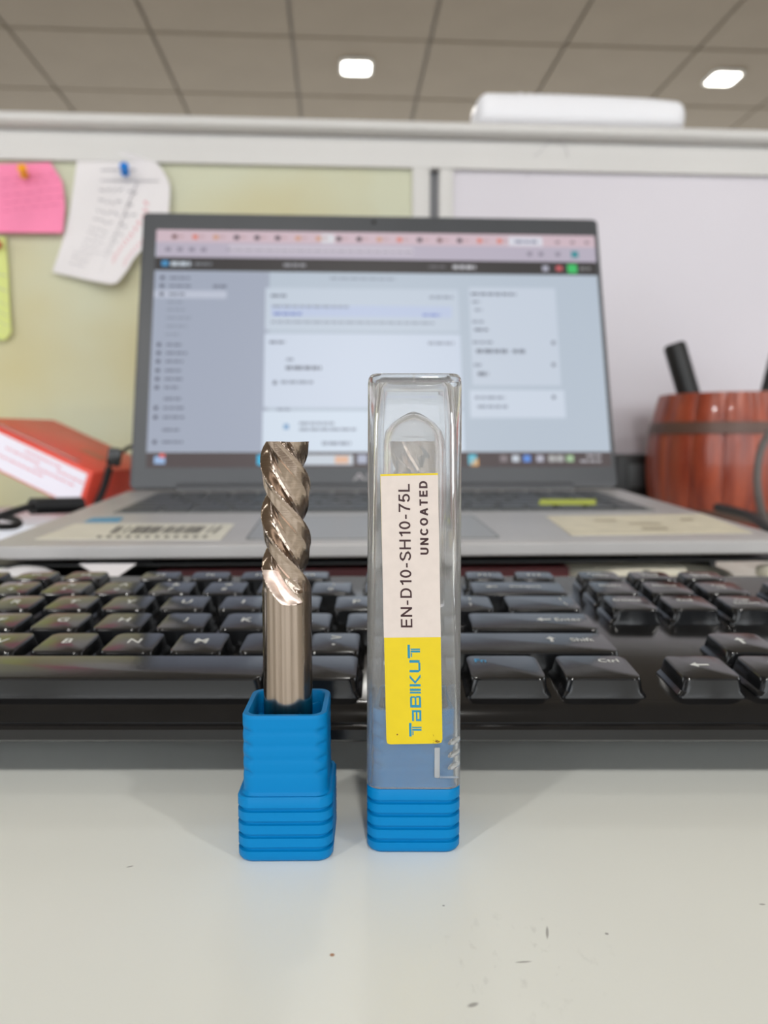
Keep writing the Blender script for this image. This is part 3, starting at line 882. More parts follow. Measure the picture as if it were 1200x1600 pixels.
# glossy upper cover around the key wells
ZT = -0.0050; ZB = -0.0084
me_parts = []
def slab(x0, x1, y0, y1, z1=ZT):
    me_parts.append((box_me(x1-x0, y1-y0, z1-ZB, 0.0006, 2, ((x0+x1)/2, (y0+y1)/2, (z1+ZB)/2)), Matrix.Identity(4)))
rowy = [-0.0187, 0.0, 0.0195, 0.0392, 0.0578, 0.0752]
yF, yB = rowy[0]-0.0098, rowy[5]+0.0098
mainR = KX0+15*U+0.0005
navL = NX-NP/2-0.0005; navR = NX+2.5*NP+0.0005; numL = navR+0.005; numR = numL+4*NP+0.001
fl_y = loc_yz(0.1757, 0.018)[0]
front = prism([(yF, ZT), (yF-0.0035, ZT-0.0004), (fl_y, -0.0078), (fl_y, -0.0098), (yF, -0.0098)], KBX0, KBX1)
me_parts.append((front, Matrix.Identity(4)))
slab(KBX0, KBX1, yF, yB+0.0085)
link('top_cover', join_me(me_parts), M['black_gloss'], kb, smooth=35)
for x in (-0.17, 0.17):
    y, z = loc_yz(0.236, 0.0066); box('rubber_foot', 0.03, 0.008, 0.0129, (x, y, z), M['rubber'], kb, rot=(-KT, 0, 0))
    y, z = loc_yz(0.288, 0.0076); box('flip_foot', 0.022, 0.006, 0.0149, (x, y, z), M['black_matte'], kb, rot=(-KT, 0, 0))
cap_cache = {}
def cap(w, d, h=0.0065):
    k = (round(w, 5), round(d, 5))
    if k in cap_cache: return cap_cache[k]
    rings = []
    for (ix, iyf, iyb, z, r) in ((0.0004, 0, 0, -0.0058, .0015), (0.0007, .0001, .0001, -0.0045, .0016), (0.0015, .0003, .0004, -0.0035, .0018), (0.0019, .0005, .0008, -0.0005, .0024), (0.0021, .0007, .0010, -0.0001, .0024), (0.0025, .0011, .0014, 0.0, .0022)):
        rings.append([(x, y+(iyf-iyb)/2, z) for x, y in ring_sq(w-2*ix, d-iyf-iyb, r, 5)])
    me = loft(rings); me.materials.append(M['key'])
    for p in me.polygons: p.use_smooth = True
    me.set_sharp_from_angle(angle=R(22))
    cap_cache[k] = me
    return me
leg_cache = {}
def arrow_poly(kind, s):
    L = [(-.5, 0), (-.1, .32), (-.1, .1), (.5, .1), (.5, -.1), (-.1, -.1), (-.1, -.32)]
    rot = {'left': 0, 'up': -90, 'right': 180, 'down': 90}[kind]
    c, sn = math.cos(R(rot)), math.sin(R(rot))
    pts = [((a*c-b*sn)*s, (a*sn+b*c)*s, 0) for a, b in L]
    return pydata(pts, [(0, 1, 2, 3, 4, 5, 6)])
def legend(parent, items, m=None):
    parts = []
    for (s, x, y, w, h) in items:
        if s in ('@left', '@right', '@up', '@down'): me = arrow_poly(s[1:], h)
        else: me = text_me(s, w, h, 0.012)
        parts.append((me, Matrix.Translation((x, y, 0.00006))))
    link('legend', join_me(parts), m or M['legend'], parent)
def key(x, y, w, d, items=None, m=None, extra=None):
    o = bpy.data.objects.new('keycap', cap(w, d)); C.objects.link(o); o.parent = kb; o.location = (x, y, 0)
    if items: legend(o, items, m)
    if extra: legend(o, extra, M['legend_blue'])
    return o
G = 0.0010
def krow(r, units, names, d=0.0176):
    x = KX0; y = rowy[r]
    for w, nm in zip(units, names):
        cx = x+w*U/2; cw = w*U-G; x += w*U
        if nm is None: continue
        it = None; ex = None
        if isinstance(nm, str) and len(nm) == 1:
            it = [(nm, 0.0, 0.0008, None, 0.0037)]
        elif isinstance(nm, tuple) and nm[0] == 'two':
            it = [(nm[1], 0.0002, 0.0038, None, 0.0030 if nm[1] not in '-_"' else 0.0008), (nm[2], -0.0003, -0.0022, None, 0.0028 if nm[2] not in "-.,'" else 0.0010)]
        elif isinstance(nm, tuple): it = list(nm)
        elif isinstance(nm, str) and nm: it = [(nm, -cw/2+0.0055, 0.0040, None, 0.0024)]
        key(cx, y, cw, d, it, M['legend_blue'] if nm == 'Fn' else None, ex)
krow(0, [1.25, 1.25, 1.25, 6.25, 1.25, 1.25, 1.25, 1.25], ['Ctrl', 'Win', 'Alt', '', 'Alt', 'Menu', 'Fn', (('Ctrl', 0.0042, 0.0040, None, 0.0024),)])
krow(1, [2.25]+[1]*10+[2.75], ['Shift', 'Z', 'X', 'C', 'V', 'B', 'N', 'M', ('two', '<', ','), ('two', '>', '.'), ('two', '?', '/'), (('@up', 0.007, 0.0022, None, 0.0042), ('Shift', 0.0155, 0.0018, None, 0.0027))])
krow(2, [1.75]+[1]*11+[2.25], ['Caps', 'A', 'S', 'D', 'F', 'G', 'H', 'J', 'K', 'L', ('two', ':', ';'), ('two', '"', "'"), (('@left', 0.004, 0.001, None, 0.0045), ('Enter', 0.0115, 0.001, None, 0.0027))])
krow(3, [1.5]+[1]*12+[1.5], ['Tab', 'Q', 'W', 'E', 'R', 'T', 'Y', 'U', 'I', 'O', 'P', ('two', '{', '['), ('two', '}', ']'), (('|', 0.007, 0.0036, None, 0.003), ('\\', 0.0076, -0.0016, None, 0.003))])
krow(4, [1]*13+[2], [('two', a, b) for a, b in ('~`', '!1', '@2', '#3', '$4', '%5', '^6', '&7', '*8', '(9', ')0', '_-', '+=')] + [(('@left', -0.009, 0.001, None, 0.0042), ('Backspace', 0.003, 0.001, None, 0.0025))])
# function row
fx = [KX0+U/2]; x = KX0+2*U
for g in range(3):
    for k in range(4): fx.append(x+U/2); x += U
    x += U*0.5
names = ['Esc']+['F%d' % i for i in range(1, 13)]
for x, nm in zip(fx, names):
    key(x, rowy[5]-0.0, U-G, 0.0135, [(nm, 0, 0.0004, None, 0.0026)], None, [('.', 0.0002, -0.0028, None, 0.0012)] if nm == 'F10' else None)
nav = [[('Insert',), ('Home',), ('Page', 'Up')], [('Delete',), ('End',), ('Page', 'Down')]]
for r, yy in enumerate((rowy[4], rowy[3])):
    for c in range(3):
        ls = nav[r][c]
        key(NX+c*NP, yy, NP-G, 0.0176, [(s, 0, 0.0026-0.0032*q, None, 0.0024) for q, s in enumerate(ls)])
for c, ls in enumerate((('PrtScn', 'SysRq'), ('Scroll', 'Lock'), ('Pause', 'Break'))):
    key(NX+c*NP, rowy[5], NP-G, 0.0135, [(s, 0, 0.002-0.003*q, None, 0.0022) for q, s in enumerate(ls)])
for c, k in enumerate(('left', 'down', 'right')):
    key(NX+c*NP, rowy[0], NP-G, 0.0176, [('@'+k, 0, 0.001, None, 0.0048)])
key(NX+NP, rowy[1], NP-G, 0.0176, [('@up', 0, 0.001, None, 0.0048)])
num = [['Num', '/', '*', '-'], ['7', '8', '9'], ['4', '5', '6'], ['1', '2', '3']]
for r, yy in enumerate((rowy[4], rowy[3], rowy[2], rowy[1])):
    for c, nm in enumerate(num[r]):
        key(numL+(c+.5)*NP, yy, NP-G, 0.0176, [(nm, 0, 0.001, None, 0.003 if nm != '-' else .001)])
key(numL+NP, rowy[0], 2*NP-G, 0.0176, [('0', -.006, 0.001, None, 0.003)]); key(numL+2.5*NP, rowy[0], NP-G, 0.0176, [('.', 0, 0.001, None, 0.001)])
key(numL+3.5*NP, (rowy[3]+rowy[2])/2, NP-G, 0.0371, [('+', 0, 0.001, None, 0.003)]); key(numL+3.5*NP, (rowy[1]+rowy[0])/2, NP-G, 0.0363, [('Enter', 0, 0.006, None, 0.0024)])

# ---------------------------------------------------------------- tool cases and end mills
HW = 0.0189
def dents(rings_xy, z, zs, amp=0.0006, sz=0.00055):
    """press the four corner grips into a ring"""
    g = sum(math.exp(-((z-q)/sz)**2) for q in zs)
    out = []
    for x, y in rings_xy:
        a = math.atan2(abs(y), abs(x)); w = math.exp(-((a-PI/4)/0.14)**2)
        k = 1-(amp*g*w)/math.hypot(x, y)
        out.append((x*k, y*k))
    return out
def case_base(name, cx, cy, yaw, **k):
    n = 12; H = 0.0134; NW = 0.0168; TOPZ = 0.0295
    rings = []
    def add(w, r, z): rings.append([(x, y, z) for x, y in ring_sq(w, w, r, n)])
    add(HW-0.0022, 0.0022, 0.0); add(HW-0.0008, 0.0028, 0.0003); add(HW, 0.0030, 0.0010)
    for q in range(4):
        z = 0.00235+q*0.00268
        add(HW, 0.0030, z); add(HW-0.0012, 0.0026, z+0.00015); add(HW-0.0012, 0.0026, z+0.00075); add(HW, 0.0030, z+0.00095)
    add(HW, 0.0030, H-0.0004); add(HW-0.0006, 0.0028, H)
    add(NW+0.0006, 0.0028, H); add(NW, 0.0028, H+0.0005)
    zs = [0.0178, 0.0206, 0.0234, 0.0262]
    z = H+0.0008
    while z < TOPZ-0.0006:
        rings.append([(x, y, z) for x, y in dents(ring_sq(NW, NW, 0.0028, n), z, zs)]); z += 0.0003
    add(NW, 0.0028, TOPZ-0.0004); add(NW-0.0004, 0.0027, TOPZ); add(NW-0.0022, 0.0022, TOPZ); add(NW-0.0026, 0.0021, TOPZ-0.0004)
    add(NW-0.0028, 0.0021, TOPZ-0.0045)
    rings.append([(x, y, TOPZ-0.0046) for x, y in ring_c(0.0056)])
    rings.append([(x, y, TOPZ-0.0050) for x, y in ring_c(0.00506)])
    rings.append([(x, y, 0.0075) for x, y in ring_c(0.00506)])
    t = empty(name, (cx, cy, 0), (0, 0, yaw), **k)
    link('base', loft(rings), M['blue'], t, smooth=38)
    # centring fins inside the mouth
    for a in range(4):
        ang = PI/4+a*PI/2
        box('clip', 0.0028, 0.0008, 0.0035, (math.cos(ang)*0.0070, math.sin(ang)*0.0070, TOPZ-0.0038), M['blue'], t, rot=(0, 0, ang), bev=0.0002)
    return t
AX, AY = -0.0197, 0.1536
BX, BY = 0.0060, 0.1570
case_base('tool_case_base', AX, AY, R(0.6), label='blue ribbed plastic case base holding the bare end mill, left, no lid', cat='tool case')
case_base('tool_case_base', BX, BY, R(-0.2), label='blue ribbed plastic case base closed by the clear lid, right', cat='tool case')

def mill(cx, cy, rot0, **k):
    """three-flute end mill, tip up; z from the tool's lower end"""
    L = 0.075; Rr = 0.005; FL = 0.0268; LEAD = 0.0322
    t = empty('end_mill', (cx, cy, 0.0078), (0, 0, 0), **k)
    # shank
    z0 = L-0.0285-0.0105
    link('shank', lathe([(0.0001, 0), (0.0044, 0), (0.005, 0.0006), (0.005, 0.02), (0.005, z0)], 64), M['shank'], t, smooth=30)
    n = 216; rings = []; nz = 210
    def prof(phi, dep):
        # phi in [0, 120) from cutting edge; land, heel, gullet, rake face
        pts = ((0, 1.0), (7, 0.992), (13, 0.955), (40, 0.915), (47, 0.80), (62, 0.70), (78, 0.615), (92, 0.585), (104, 0.61), (109, 0.70), (120, 1.0))
        for (p0, r0), (p1, r1) in zip(pts, pts[1:]):
            if phi <= p1: r = r0+(r1-r0)*(phi-p0)/(p1-p0); break
        return 1-(1-r)*dep
    mats = []
    for j in range(nz+1):
        z = z0+(L-z0)*j/nz
        h = z-(L-FL)       # >0: full flutes
        tw = 360*(L-z)/LEAD
        ring = []
        for i in range(n):
            th = 360*i/n
            ph = (tw-th+rot0) % 120
            if h >= 0: dep = 1.0
            else:
                # gullet runs out gradually below the flutes
                x = (-h)/0.0052
                dep = max(0.0, 1-x*x)
                if ph < 84:
                    w_ = max(0.0, min(1.0, (ph-60)/24)); w_ = w_*w_*(3-2*w_)
                    q = max(0.0, 1+h/0.0030); dep = dep*w_+q*(1-w_)
            r = prof(ph, dep)*Rr
            if h < 0:
                r = max(r, Rr*(1-dep) if dep < .02 else 0)
            a = R(th)
            zz = z
            if j == nz:   # end gash: dish the tip towards the axis
                zz = z-0.00025*(1-r/Rr)
            ring.append((r*math.cos(a), r*math.sin(a), zz))
        rings.append(ring)
    # tip: inner rings
    for f, dz in ((0.7, -0.0003), (0.35, -0.0007), (0.05, -0.0009)):
        rings.append([(x*f, y*f, L+dz) for x, y, z in rings[nz]])
    me = loft(rings, False, True)
    me.materials.append(M['flute']); me.materials.append(M['grind']); me.materials.append(M['shank'])
    for p in me.polygons:
        c = p.center; th = math.degrees(math.atan2(c.y, c.x)) % 360
        ph = (360*(L-c.z)/LEAD-th+rot0) % 120; h = c.z-(L-FL)
        if -0.0053 < h < 0.0012 and ph > 66 and math.hypot(c.x, c.y) < Rr*0.992: p.material_index = 1
        elif h < -0.0015 and math.hypot(c.x, c.y) >= Rr*0.992: p.material_index = 2
    link('flutes', me, None, t, smooth=18)
    return t
mill(AX, AY, 28, label='bare three-flute carbide end mill standing in the open blue case', cat='end mill')
mill(BX, BY, 80, label='carbide end mill sealed in a clear sleeve inside the lidded case', cat='end mill')

# protective sleeve over the right tool
slv_prof = [(0.0066, 0.0), (0.0066, 0.0315), (0.0064, 0.0335), (0.0057, 0.0355), (0.0043, 0.0372), (0.0024, 0.0386), (0.0010, 0.0394), (0.0001, 0.0396),
            (0.0001, 0.0384), (0.0010, 0.0382), (0.0030, 0.0370), (0.0044, 0.0355), (0.0050, 0.0342), (0.0052, 0.0325), (0.0052, 0.0), (0.0066, 0.0)]
sl = link('protective_sleeve', lathe(slv_prof, 48), M['sleeve'], None, (BX, BY, 0.0494), smooth=50)
tag(sl, 'clear dome-topped plastic sleeve over the cutting end, inside the lid', 'sleeve')

def lid():
    t = empty('case_lid', (BX, BY, 0.0136), (0, 0, R(-0.2)), label='clear square plastic lid with a yellow and white label, on the right case', cat='lid')
    n = 12; LT_ = 0.0822; rings = []
    def wz(z): return 0.0190-0.0008*z/LT_
    def add(w, r, z): rings.append([(x, y, z) for x, y in ring_sq(w, w, r, n)])
    add(wz(0)-0.0002, 0.003, 0); add(wz(0), 0.003, 0.0002)
    zs = []
    z = 0.004
    for q in range(1, 10): add(wz(z), 0.0029, z); z += 0.008
    add(wz(LT_-.002), 0.0029, LT_-0.0018); add(wz(LT_)-0.0003, 0.0028, LT_-0.0008); add(wz(LT_)-0.0010, 0.0026, LT_-0.0002); add(wz(LT_)-0.002, 0.002, LT_)
    add(0.004, 0.0015, LT_)
    add(0.0004, 0.0001, LT_)
    # inside
    add(0.0004, 0.0001, LT_-0.0016); add(0.004, 0.0015, LT_-0.0016)
    add(0.0132, 0.0018, LT_-0.0017); add(0.0140, 0.0018, LT_-0.0026)
    add(0.0150, 0.0018, LT_-0.0100); add(0.0160, 0.0022, 0.040); add(0.0171, 0.0024, 0.0185); add(0.0173, 0.0026, 0.0002); add(wz(0)-0.0004, 0.003, 0)
    me = loft(rings, False, False)
    link('clear_shell', me, M['clear'], t, smooth=35)
    # latch window: raised bars and three grip ridges on the right front corner
    fy = -wz(0.01)/2
    bar = box('latch_bar', 0.0011, 0.0005, 0.0062, (0.0046, fy-0.0002, 0.0056), M['frost'], t, bev=0.0002)
    box('latch_bar', 0.0044, 0.0004, 0.0004, (0.0067, fy-0.0002, 0.0026), M['clear'], t, bev=0.00015)
    for q, z in enumerate((0.0098, 0.0072, 0.0047)):
        rr = loft([[(s*math.cos(2*PI*k/16)*0.0017, s*math.sin(2*PI*k/16)*0.0007, d) for k in range(16)] for s, d in ((1, 0), (0.85, 0.0004), (0.5, 0.0007), (0.05, 0.0008))])
        link('grip_ridge', rr, M['clear'], t, (0.0080, fy+0.0006, z), (R(90), R(-8), R(38)), smooth=60)
    return t
M['frost'] = clear_mat('frosted_latch', 0.6, 0.3)
ld = lid()

# label on the lid front (slightly turned)
def lid_label(par):
    LYY = BY-0.0190/2+0.00005
    o = ld.location
    def lp(px, py, d=0.0):
        q = P(px, py, LYY+0.00035*(1-(py-584)/650.)*1.0)
        lz = q.z-o.z
        fyl = -(0.0190-0.0008*lz/0.0822)/2
        return Vector((q.x-o.x, fyl-0.00006-d, lz))
    def plate(name, pts, m, d, th, par):
        n = len(pts)
        a = [lp(x, y, d) for x, y in pts]; b = [lp(x, y, d+th) for x, y in pts]
        fs = [tuple(range(n)), tuple(reversed(range(n, 2*n)))]+[(k, k+n, (k+1) % n+n, (k+1) % n) for k in range(n)]
        return link(name, fix_normals(pydata(a+b, fs)), m, par)
    lab = plate('label', [(594.5, 741), (684.5, 739), (691.5, 1154), (690, 1159.5), (685, 1161), (610, 1162.5), (605.5, 1161), (604, 1156)], M['label_y'], 0.0, 0.00010, par)
    lab['label'] = 'white and yellow paper label'
    plate('white_field', [(595, 744), (684.5, 742), (689, 995), (600, 996)], M['label_w'], 0.0001, 0.00002, lab)
    def writing(s, cx, cy, length, height, m, bold, name, me=None, lean=0.0):
        """reads upwards; centre pixel, size in pixels"""
        me = me or text_me(s, length, height, bold)
        vs = []
        for v in me.vertices:
            # text x -> up the label, text y -> left
            x = cx - v.co.y - lean*v.co.x*0; y = cy - v.co.x
            x += -(cy-y)*0.0195
            v.co = lp(x, y, 0.00014)
        fix_normals(me)
        link(name, me, m, lab)
    writing('', 633.5, 868, 224, 18, M['print_brown'], 0, 'product_code', stroke_text_me('EN-D10-SH10-75L', 224, 18, .145, .16))
    writing('', 662.5, 809, 115, 13, M['print_brown'], 0, 'coating_text', stroke_text_me('UNCOATED', 115, 13, .21, .24))
    # outlined logotype built from bars: T a B I K U T
    Hh = 20.0; polys = []
    def rect(x0, y0, x1, y1): polys.append([(x0, y0), (x1, y0), (x1, y1), (x0, y1)])
    def quad(*p): polys.append(list(p))
    s = 3.0
    def T(x):
        rect(x, 15.6, x+21, 19.4); rect(x+9, 0, x+12, 14.6); rect(x+13, 0, x+15, 14.6); rect(x+2, 12.6, x+8, 14.4)
    T(0)
    x = 24                                                  # a
    rect(x, 11.5, x+14, 14.5); rect(x+14, 0, x+17, 14.5); rect(x, 0, x+14, 3); rect(x, 3, x+3, 8.5); rect(x+3, 6, x+14, 8.5)
    x = 45                                                  # B
    rect(x, 0, x+4, 17); rect(x+4, 14, x+16, 17); rect(x+4, 7.2, x+17, 9.8); rect(x+4, 0, x+16, 3); rect(x+15, 9.8, x+17.5, 16); rect(x+15.5, 1, x+18, 7.2)
    x = 67; rect(x, 0, x+2.6, 17); rect(x+4, 0, x+7.5, 17)   # I
    x = 78; rect(x, 0, x+3.6, 17)                            # K
    quad((x+4, 8.5), (x+13, 17), (x+18, 17), (x+8, 8.5)); quad((x+4, 8.5), (x+8, 8.5), (x+19, 0), (x+14, 0))
    x = 100; rect(x, 3, x+3.6, 17); quad((x, 3), (x+3.6, 3), (x+6, 0), (x+3, 0)); rect(x+4, 0, x+15, 3); rect(x+15, 1, x+19, 17)  # U
    T(122)
    vs = []; fs = []
    for p in polys:
        fs.append(tuple(range(len(vs), len(vs)+len(p)))); vs += [((a-71.5), (b-9.7), 0) for a, b in p]
    me = pydata(vs, fs)
    writing('', 648, 1078.5, 0, 0, M['print_teal'], 0, 'logotype', me)
    # rusty specks by the lower right corner
    vs = []; fs = []
    for k in range(16):
        cx = 682+random.gauss(0, 3.2); cy = 1157+random.gauss(0, 2.0); r = random.uniform(.5, 1.3)
        if k > 12: cx, cy, r = 672+k*0.4, 1146+(k-12)*1.5, .5
        if k == 15: cx, cy, r = 621, 1147, 1.3
        n0 = len(vs); vs += [lp(cx+r*math.cos(a*PI/3), cy+r*math.sin(a*PI/3), 0.00016) for a in range(6)]; fs.append(tuple(range(n0, n0+6)))
    link('dirt_specks', pydata(vs, fs), M['print_rust'], lab)
lid_label(ld)

# ---------------------------------------------------------------- wooden barrel cup with markers
def barrel():
    cx, cy = P(1133, 700, 0.765).x, 0.765
    t = empty('barrel_cup', (cx, cy, 0), (0, 0, R(9)), label='red-brown wooden barrel cup with dark hoops holding two markers', cat='barrel cup')
    H = 0.126
    def rad(z):
        s = z/H; return 0.060+0.0145*math.sin(PI*min(1, 0.12+s*0.80))
    ns = 16
    for k in range(ns):
        a0 = 2*PI*k/ns; wa = 2*PI/ns*0.985
        rings = []
        for j in range(15):
            z = H*j/14; ring = []
            for q in range(7):
                s = q/6; a = a0+wa*(s-.5); e = abs(2*s-1)
                r = rad(z)-0.0016*e**4
                ring.append((r*math.cos(a), r*math.sin(a), z))
            for q in range(6, -1, -1):
                a = a0+wa*(q/6-.5); r = rad(z)-0.008
                ring.append((r*math.cos(a), r*math.sin(a), z))
            rings.append(ring)
        me = fix_normals(loft(rings))
        link('stave', me, M['wood'], t, smooth=30)
    link('bottom', lathe([(0.0001, 0.001), (0.056, 0.001), (0.056, 0.006), (0.0001, 0.006)], 32), M['hull'], t)
    for z0, z1 in ((0.006, 0.017), (0.0875, 0.099)):
        pr = [(rad(z0)-0.001, z0), (rad(z0)+0.0012, z0+0.0006), (rad((z0+z1)/2)+0.0012, (z0+z1)/2), (rad(z1)+0.0012, z1-0.0006), (rad(z1)-0.001, z1)]
        link('hoop', lathe(pr, 64), M['hoop'], t, smooth=50)
    return cx, cy, H
bcx, bcy, bH = barrel()
def marker(p_top, p_bot, r, label):
    a = Vector(p_bot); b = Vector(p_top); d = (b-a); L = d.length
    q = Vector((0, 0, 1)).rotation_difference(d)
    t = empty('marker_pen', tuple(a), q.to_euler(), label=label, cat='marker', group='black markers in the barrel cup')
    link('barrel', lathe([(0.0001, 0), (r*.8, 0), (r*.92, 0.004), (r*.92, L*0.6)], 20), M['cable'], t, smooth=40)
    link('cap', lathe([(r, L*0.58), (r, L-0.006), (r*.96, L-0.002), (r*.8, L), (0.0001, L)], 20), M['black_matte'], t, smooth=40)
marker(P(1053, 537, 0.775), (P(1053, 537, 0.775).x+0.052, 0.765, 0.008), 0.0108, 'black marker leaning left out of the barrel cup')
marker(P(1219, 545, 0.79), (P(1190, 640, 0.79).x-0.028, 0.77, 0.008), 0.0085, 'black marker leaning right out of the cup, cut by the frame')

# small black adaptor block between laptop and barrel
q0 = P(966, 710, 0.80); q1 = P(1012, 768, 0.80)
ad = empty('power_adaptor', ((q0.x+q1.x)/2, 0.815, 0), (0, 0, YAW), label='black power adaptor block standing between laptop and barrel cup', cat='adaptor')
box('housing', q1.x-q0.x+0.01, 0.03, q0.z, (0.002, 0, q0.z/2), M['black_matte'], ad, bev=0.004)
box('socket_face', 0.017, 0.002, 0.024, (0.003, -0.0155, q0.z-0.022), M['lap_key'], ad, bev=0.001)

# cables right of the laptop
def cable(name, pts, r, m, label, plug=None):
    t = empty(name, tuple(pts[0]), label=label, cat='cable')
    o = Vector(pts[0])
    link('cord', tube_me([Vector(p)-o for p in pts], r, 10, 6), m, t, smooth=60)
    return t, o
cable('black_cable', [P(1030, 775, .66), Vector((0.270, 0.62, 0.028)), Vector((0.272, 0.57, 0.026)), Vector((0.262, 0.52, 0.022)), Vector((0.258, 0.46, 0.012)), Vector((0.262, 0.40, 0.004))][1:], 0.0035, M['cable'], 'black cable lying along the right side of the laptop')
gx = lambda px, py, Y: P(px, py, Y)
cable('grey_cable', [gx(1236, 650, .60), gx(1206, 672, .60), gx(1190, 700, .595), gx(1183, 740, .59), gx(1186, 780, .58), gx(1196, 815, .565), gx(1225, 850, .55), Vector((.31, .53, .0035))], 0.0030, M['grey_cable'], 'grey cable looping in front of the barrel cup')

# cream cable coil under the laptop's right front corner
def coil():
    c = Vector((0.128, 0.384, 0.0022)); pts = []
    for k in range(0, 15):
        a = k*2*PI/8+0.4; rr = 0.047-0.0012*k/2
        pts.append((rr*1.05*math.cos(a), rr*0.55*math.sin(a)-0.003+0.003*math.sin(k), 0.0042+0.00085*k+0.0012*math.sin(k*1.3)**2))
    t = empty('cable_coil', tuple(c), label='coil of cream cable with its plug under the laptop corner, right', cat='cable')
    link('cord', tube_me(pts, 0.0040, 10, 8), M['cream_cable'], t, smooth=60)
    box('plug', 0.012, 0.010, 0.006, (0.058, -0.020, 0.0176), M['cream_cable'], t, rot=(0, 0, R(12)), bev=0.002)
    box('cable_tie', 0.004, 0.013, 0.014, (-0.004, -0.0265, 0.012), M['rubber'], t, bev=0.001)
coil()

# white things under the left of the laptop
dm = P(58, 893, 0.345)
t = empty('round_white_cap', (dm.x, 0.331, 0), label='low domed white plastic cap behind the number keys, far left', cat='cap')
link('dome', lathe([(0.017, 0), (0.0172, 0.014), (0.0165, 0.0205), (0.014, 0.0238), (0.0095, 0.0263), (0.004, 0.0275), (0.0001, 0.0277)], 36), M['white_plastic'], t, smooth=50)
link('rim', lathe([(0.0172, 0.009), (0.0182, 0.0096), (0.0182, 0.0118), (0.0172, 0.0124)], 36), M['white_plastic'], t, smooth=50)
fa, fb, fc = P(120, 882, .338), P(211, 882, .338), P(167, 903, .334)
t = empty('folded_paper', (fc.x, 0.334, 0), label='small folded white paper corner poking up behind the F keys', cat='paper')
poly = [Vector((fa.x-fc.x, .006, fa.z)), Vector((fb.x-fc.x, .006, fb.z)), Vector((.004, 0, fc.z)), Vector((.006, -.002, 0)), Vector((-.006, -.002, 0)), Vector((-.003, 0, fc.z))]
n = len(poly)
me = pydata(poly+[p+Vector((0, .0006, 0)) for p in poly], [tuple(range(n)), tuple(reversed(range(n, 2*n)))]+[(k, k+n, (k+1) % n+n, (k+1) % n) for k in range(n)])
link('leaf', fix_normals(me), M['paper'], t)

# ---------------------------------------------------------------- red box and papers at the left
def red_box():
    Yf = 0.585
    tl_ = P(-40, 664, Yf); tr_ = P(146, 737, Yf); br_ = P(120, 800, Yf)
    ax = (tr_-tl_).normalized(); L = (tr_-tl_).length+0.02; hgt = (br_-tr_).length*1.0
    ang = math.atan2(ax.z, ax.x)
    # local: x along the long edge, z up, y back
    t = empty('red_box', tuple(tr_), (0, ang*-1, R(-16)), label='tilted red card box with a white printed label, left of the laptop', cat='box')
    D = 0.090
    box('carton', L, D, hgt, (-L/2, D/2, -hgt/2), M['red_box'], t, bev=0.0025)
    box('printed_label', L-0.006, 0.0006, hgt-0.006, (-L/2-0.001, -0.0004, -hgt/2-0.0006), M['label_white'], t)
    vs = []; fs = []
    random.seed(3)
    for (x0, x1, z) in ((-.062, -.030, -.008), (-.080, -.050, -.0125), (-.050, -.012, -.0165), (-.085, -.045, -.0205), (-.03, -.008, -.0115)):
        x = x0
        while x < x1:
            w = random.uniform(.002, .005); n0 = len(vs)
            vs += [(x, -.0009, z-.0006), (x+w, -.0009, z-.0006), (x+w, -.0009, z+.0006), (x, -.0009, z+.0006)]; fs.append((n0, n0+1, n0+2, n0+3)); x += w+.0012
    link('red_lettering', pydata(vs, fs), M['label_red'], t)
    box('top_tape', 0.022, 0.012, 0.0006, (-0.032, 0.040, 0.0002), mat('brown_tape', srgb(190, 96, 70), .4), t)
    box('top_film', L*0.7, 0.006, 0.0006, (-L/2-0.002, 0.006, 0.0003), mat('glossy_film', srgb(206, 120, 126), .15), t)
    return t
rb = red_box()
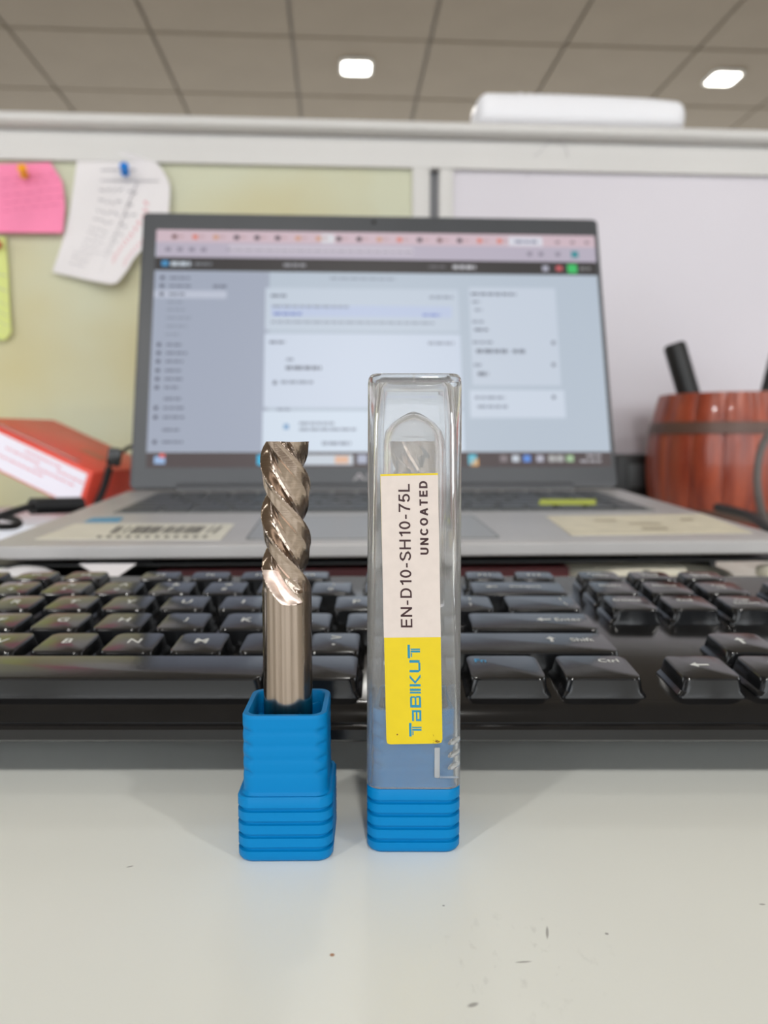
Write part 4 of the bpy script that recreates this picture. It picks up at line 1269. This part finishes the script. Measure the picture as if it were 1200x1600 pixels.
# papers and a white block under the box
st = empty('paper_stack', (-0.245, 0.585, 0), (0, 0, R(5)), label='stack of white papers under the red box', cat='papers')
z = 0
for k in range(5):
    th = 0.0045; w = 0.165-0.002*k
    box('sheet_bundle', w, 0.16, th-0.0003, (-0.012+random.uniform(-.004, .004)-.002*k, 0.03+random.uniform(-.004, .004), z+th/2), M['paper_under'], st, rot=(0, 0, R(random.uniform(-2, 2)))); z += th
pw = empty('white_carton', (-0.372, 0.64, 0), (0, 0, R(-16)), label='white carton outside the frame propping up the red box', cat='carton')
box('carton_body', 0.07, 0.07, 0.052, (-0.01, 0.0, 0.0262), M['label_white'], pw, bev=0.001)
# black plug and cable into the laptop's left side
a = P(50, 791, 0.47); b = P(126, 789, 0.50)
pc = empty('charging_cable', tuple(a), label='black charging plug and cable at the left side of the laptop', cat='cable')
d = b-a
link('plug', tube_me([Vector((0, 0, 0)), d*0.5, d], 0.0052, 14, 3), M['cable'], pc, smooth=60)
link('cord', tube_me([P(-60, 835, .42)-a, P(-20, 815, .44)-a, P(10, 803, .455)-a, Vector((0, 0, 0)), d*0.3], 0.0022, 10, 6), M['cable'], pc, smooth=60)
cable('black_cable', [P(-50, 815, .45), P(0, 823, .46), P(28, 820, .47), P(24, 812, .475), P(-10, 805, .48), P(-40, 806, .49)], 0.0022, M['cable'], 'thin black cable loop at the far left edge of the frame')
# black strap with clip in front of the red box's right end
sp = empty('black_strap', tuple(P(165, 775, .60)), label='black strap with clip hanging over the red box end, behind the laptop', cat='strap')
o = P(165, 775, .60)
link('band', tube_me([P(150, 790, .597)-o, P(163, 760, .592)-o, P(172, 725, .588)-o, P(176, 706, .6)-o], 0.0028, 10, 5), M['black_matte'], sp, smooth=60)
link('cord', tube_me([P(174, 708, .6)-o, P(190, 706, .605)-o, P(204, 698, .62)-o, P(225, 694, .66)-o], 0.0016, 8, 5), M['cable'], sp, smooth=60)
box('clip', 0.010, 0.006, 0.014, tuple(P(179, 714, .59)-o), M['black_gloss'], sp, rot=(0, R(10), 0), bev=0.0015)
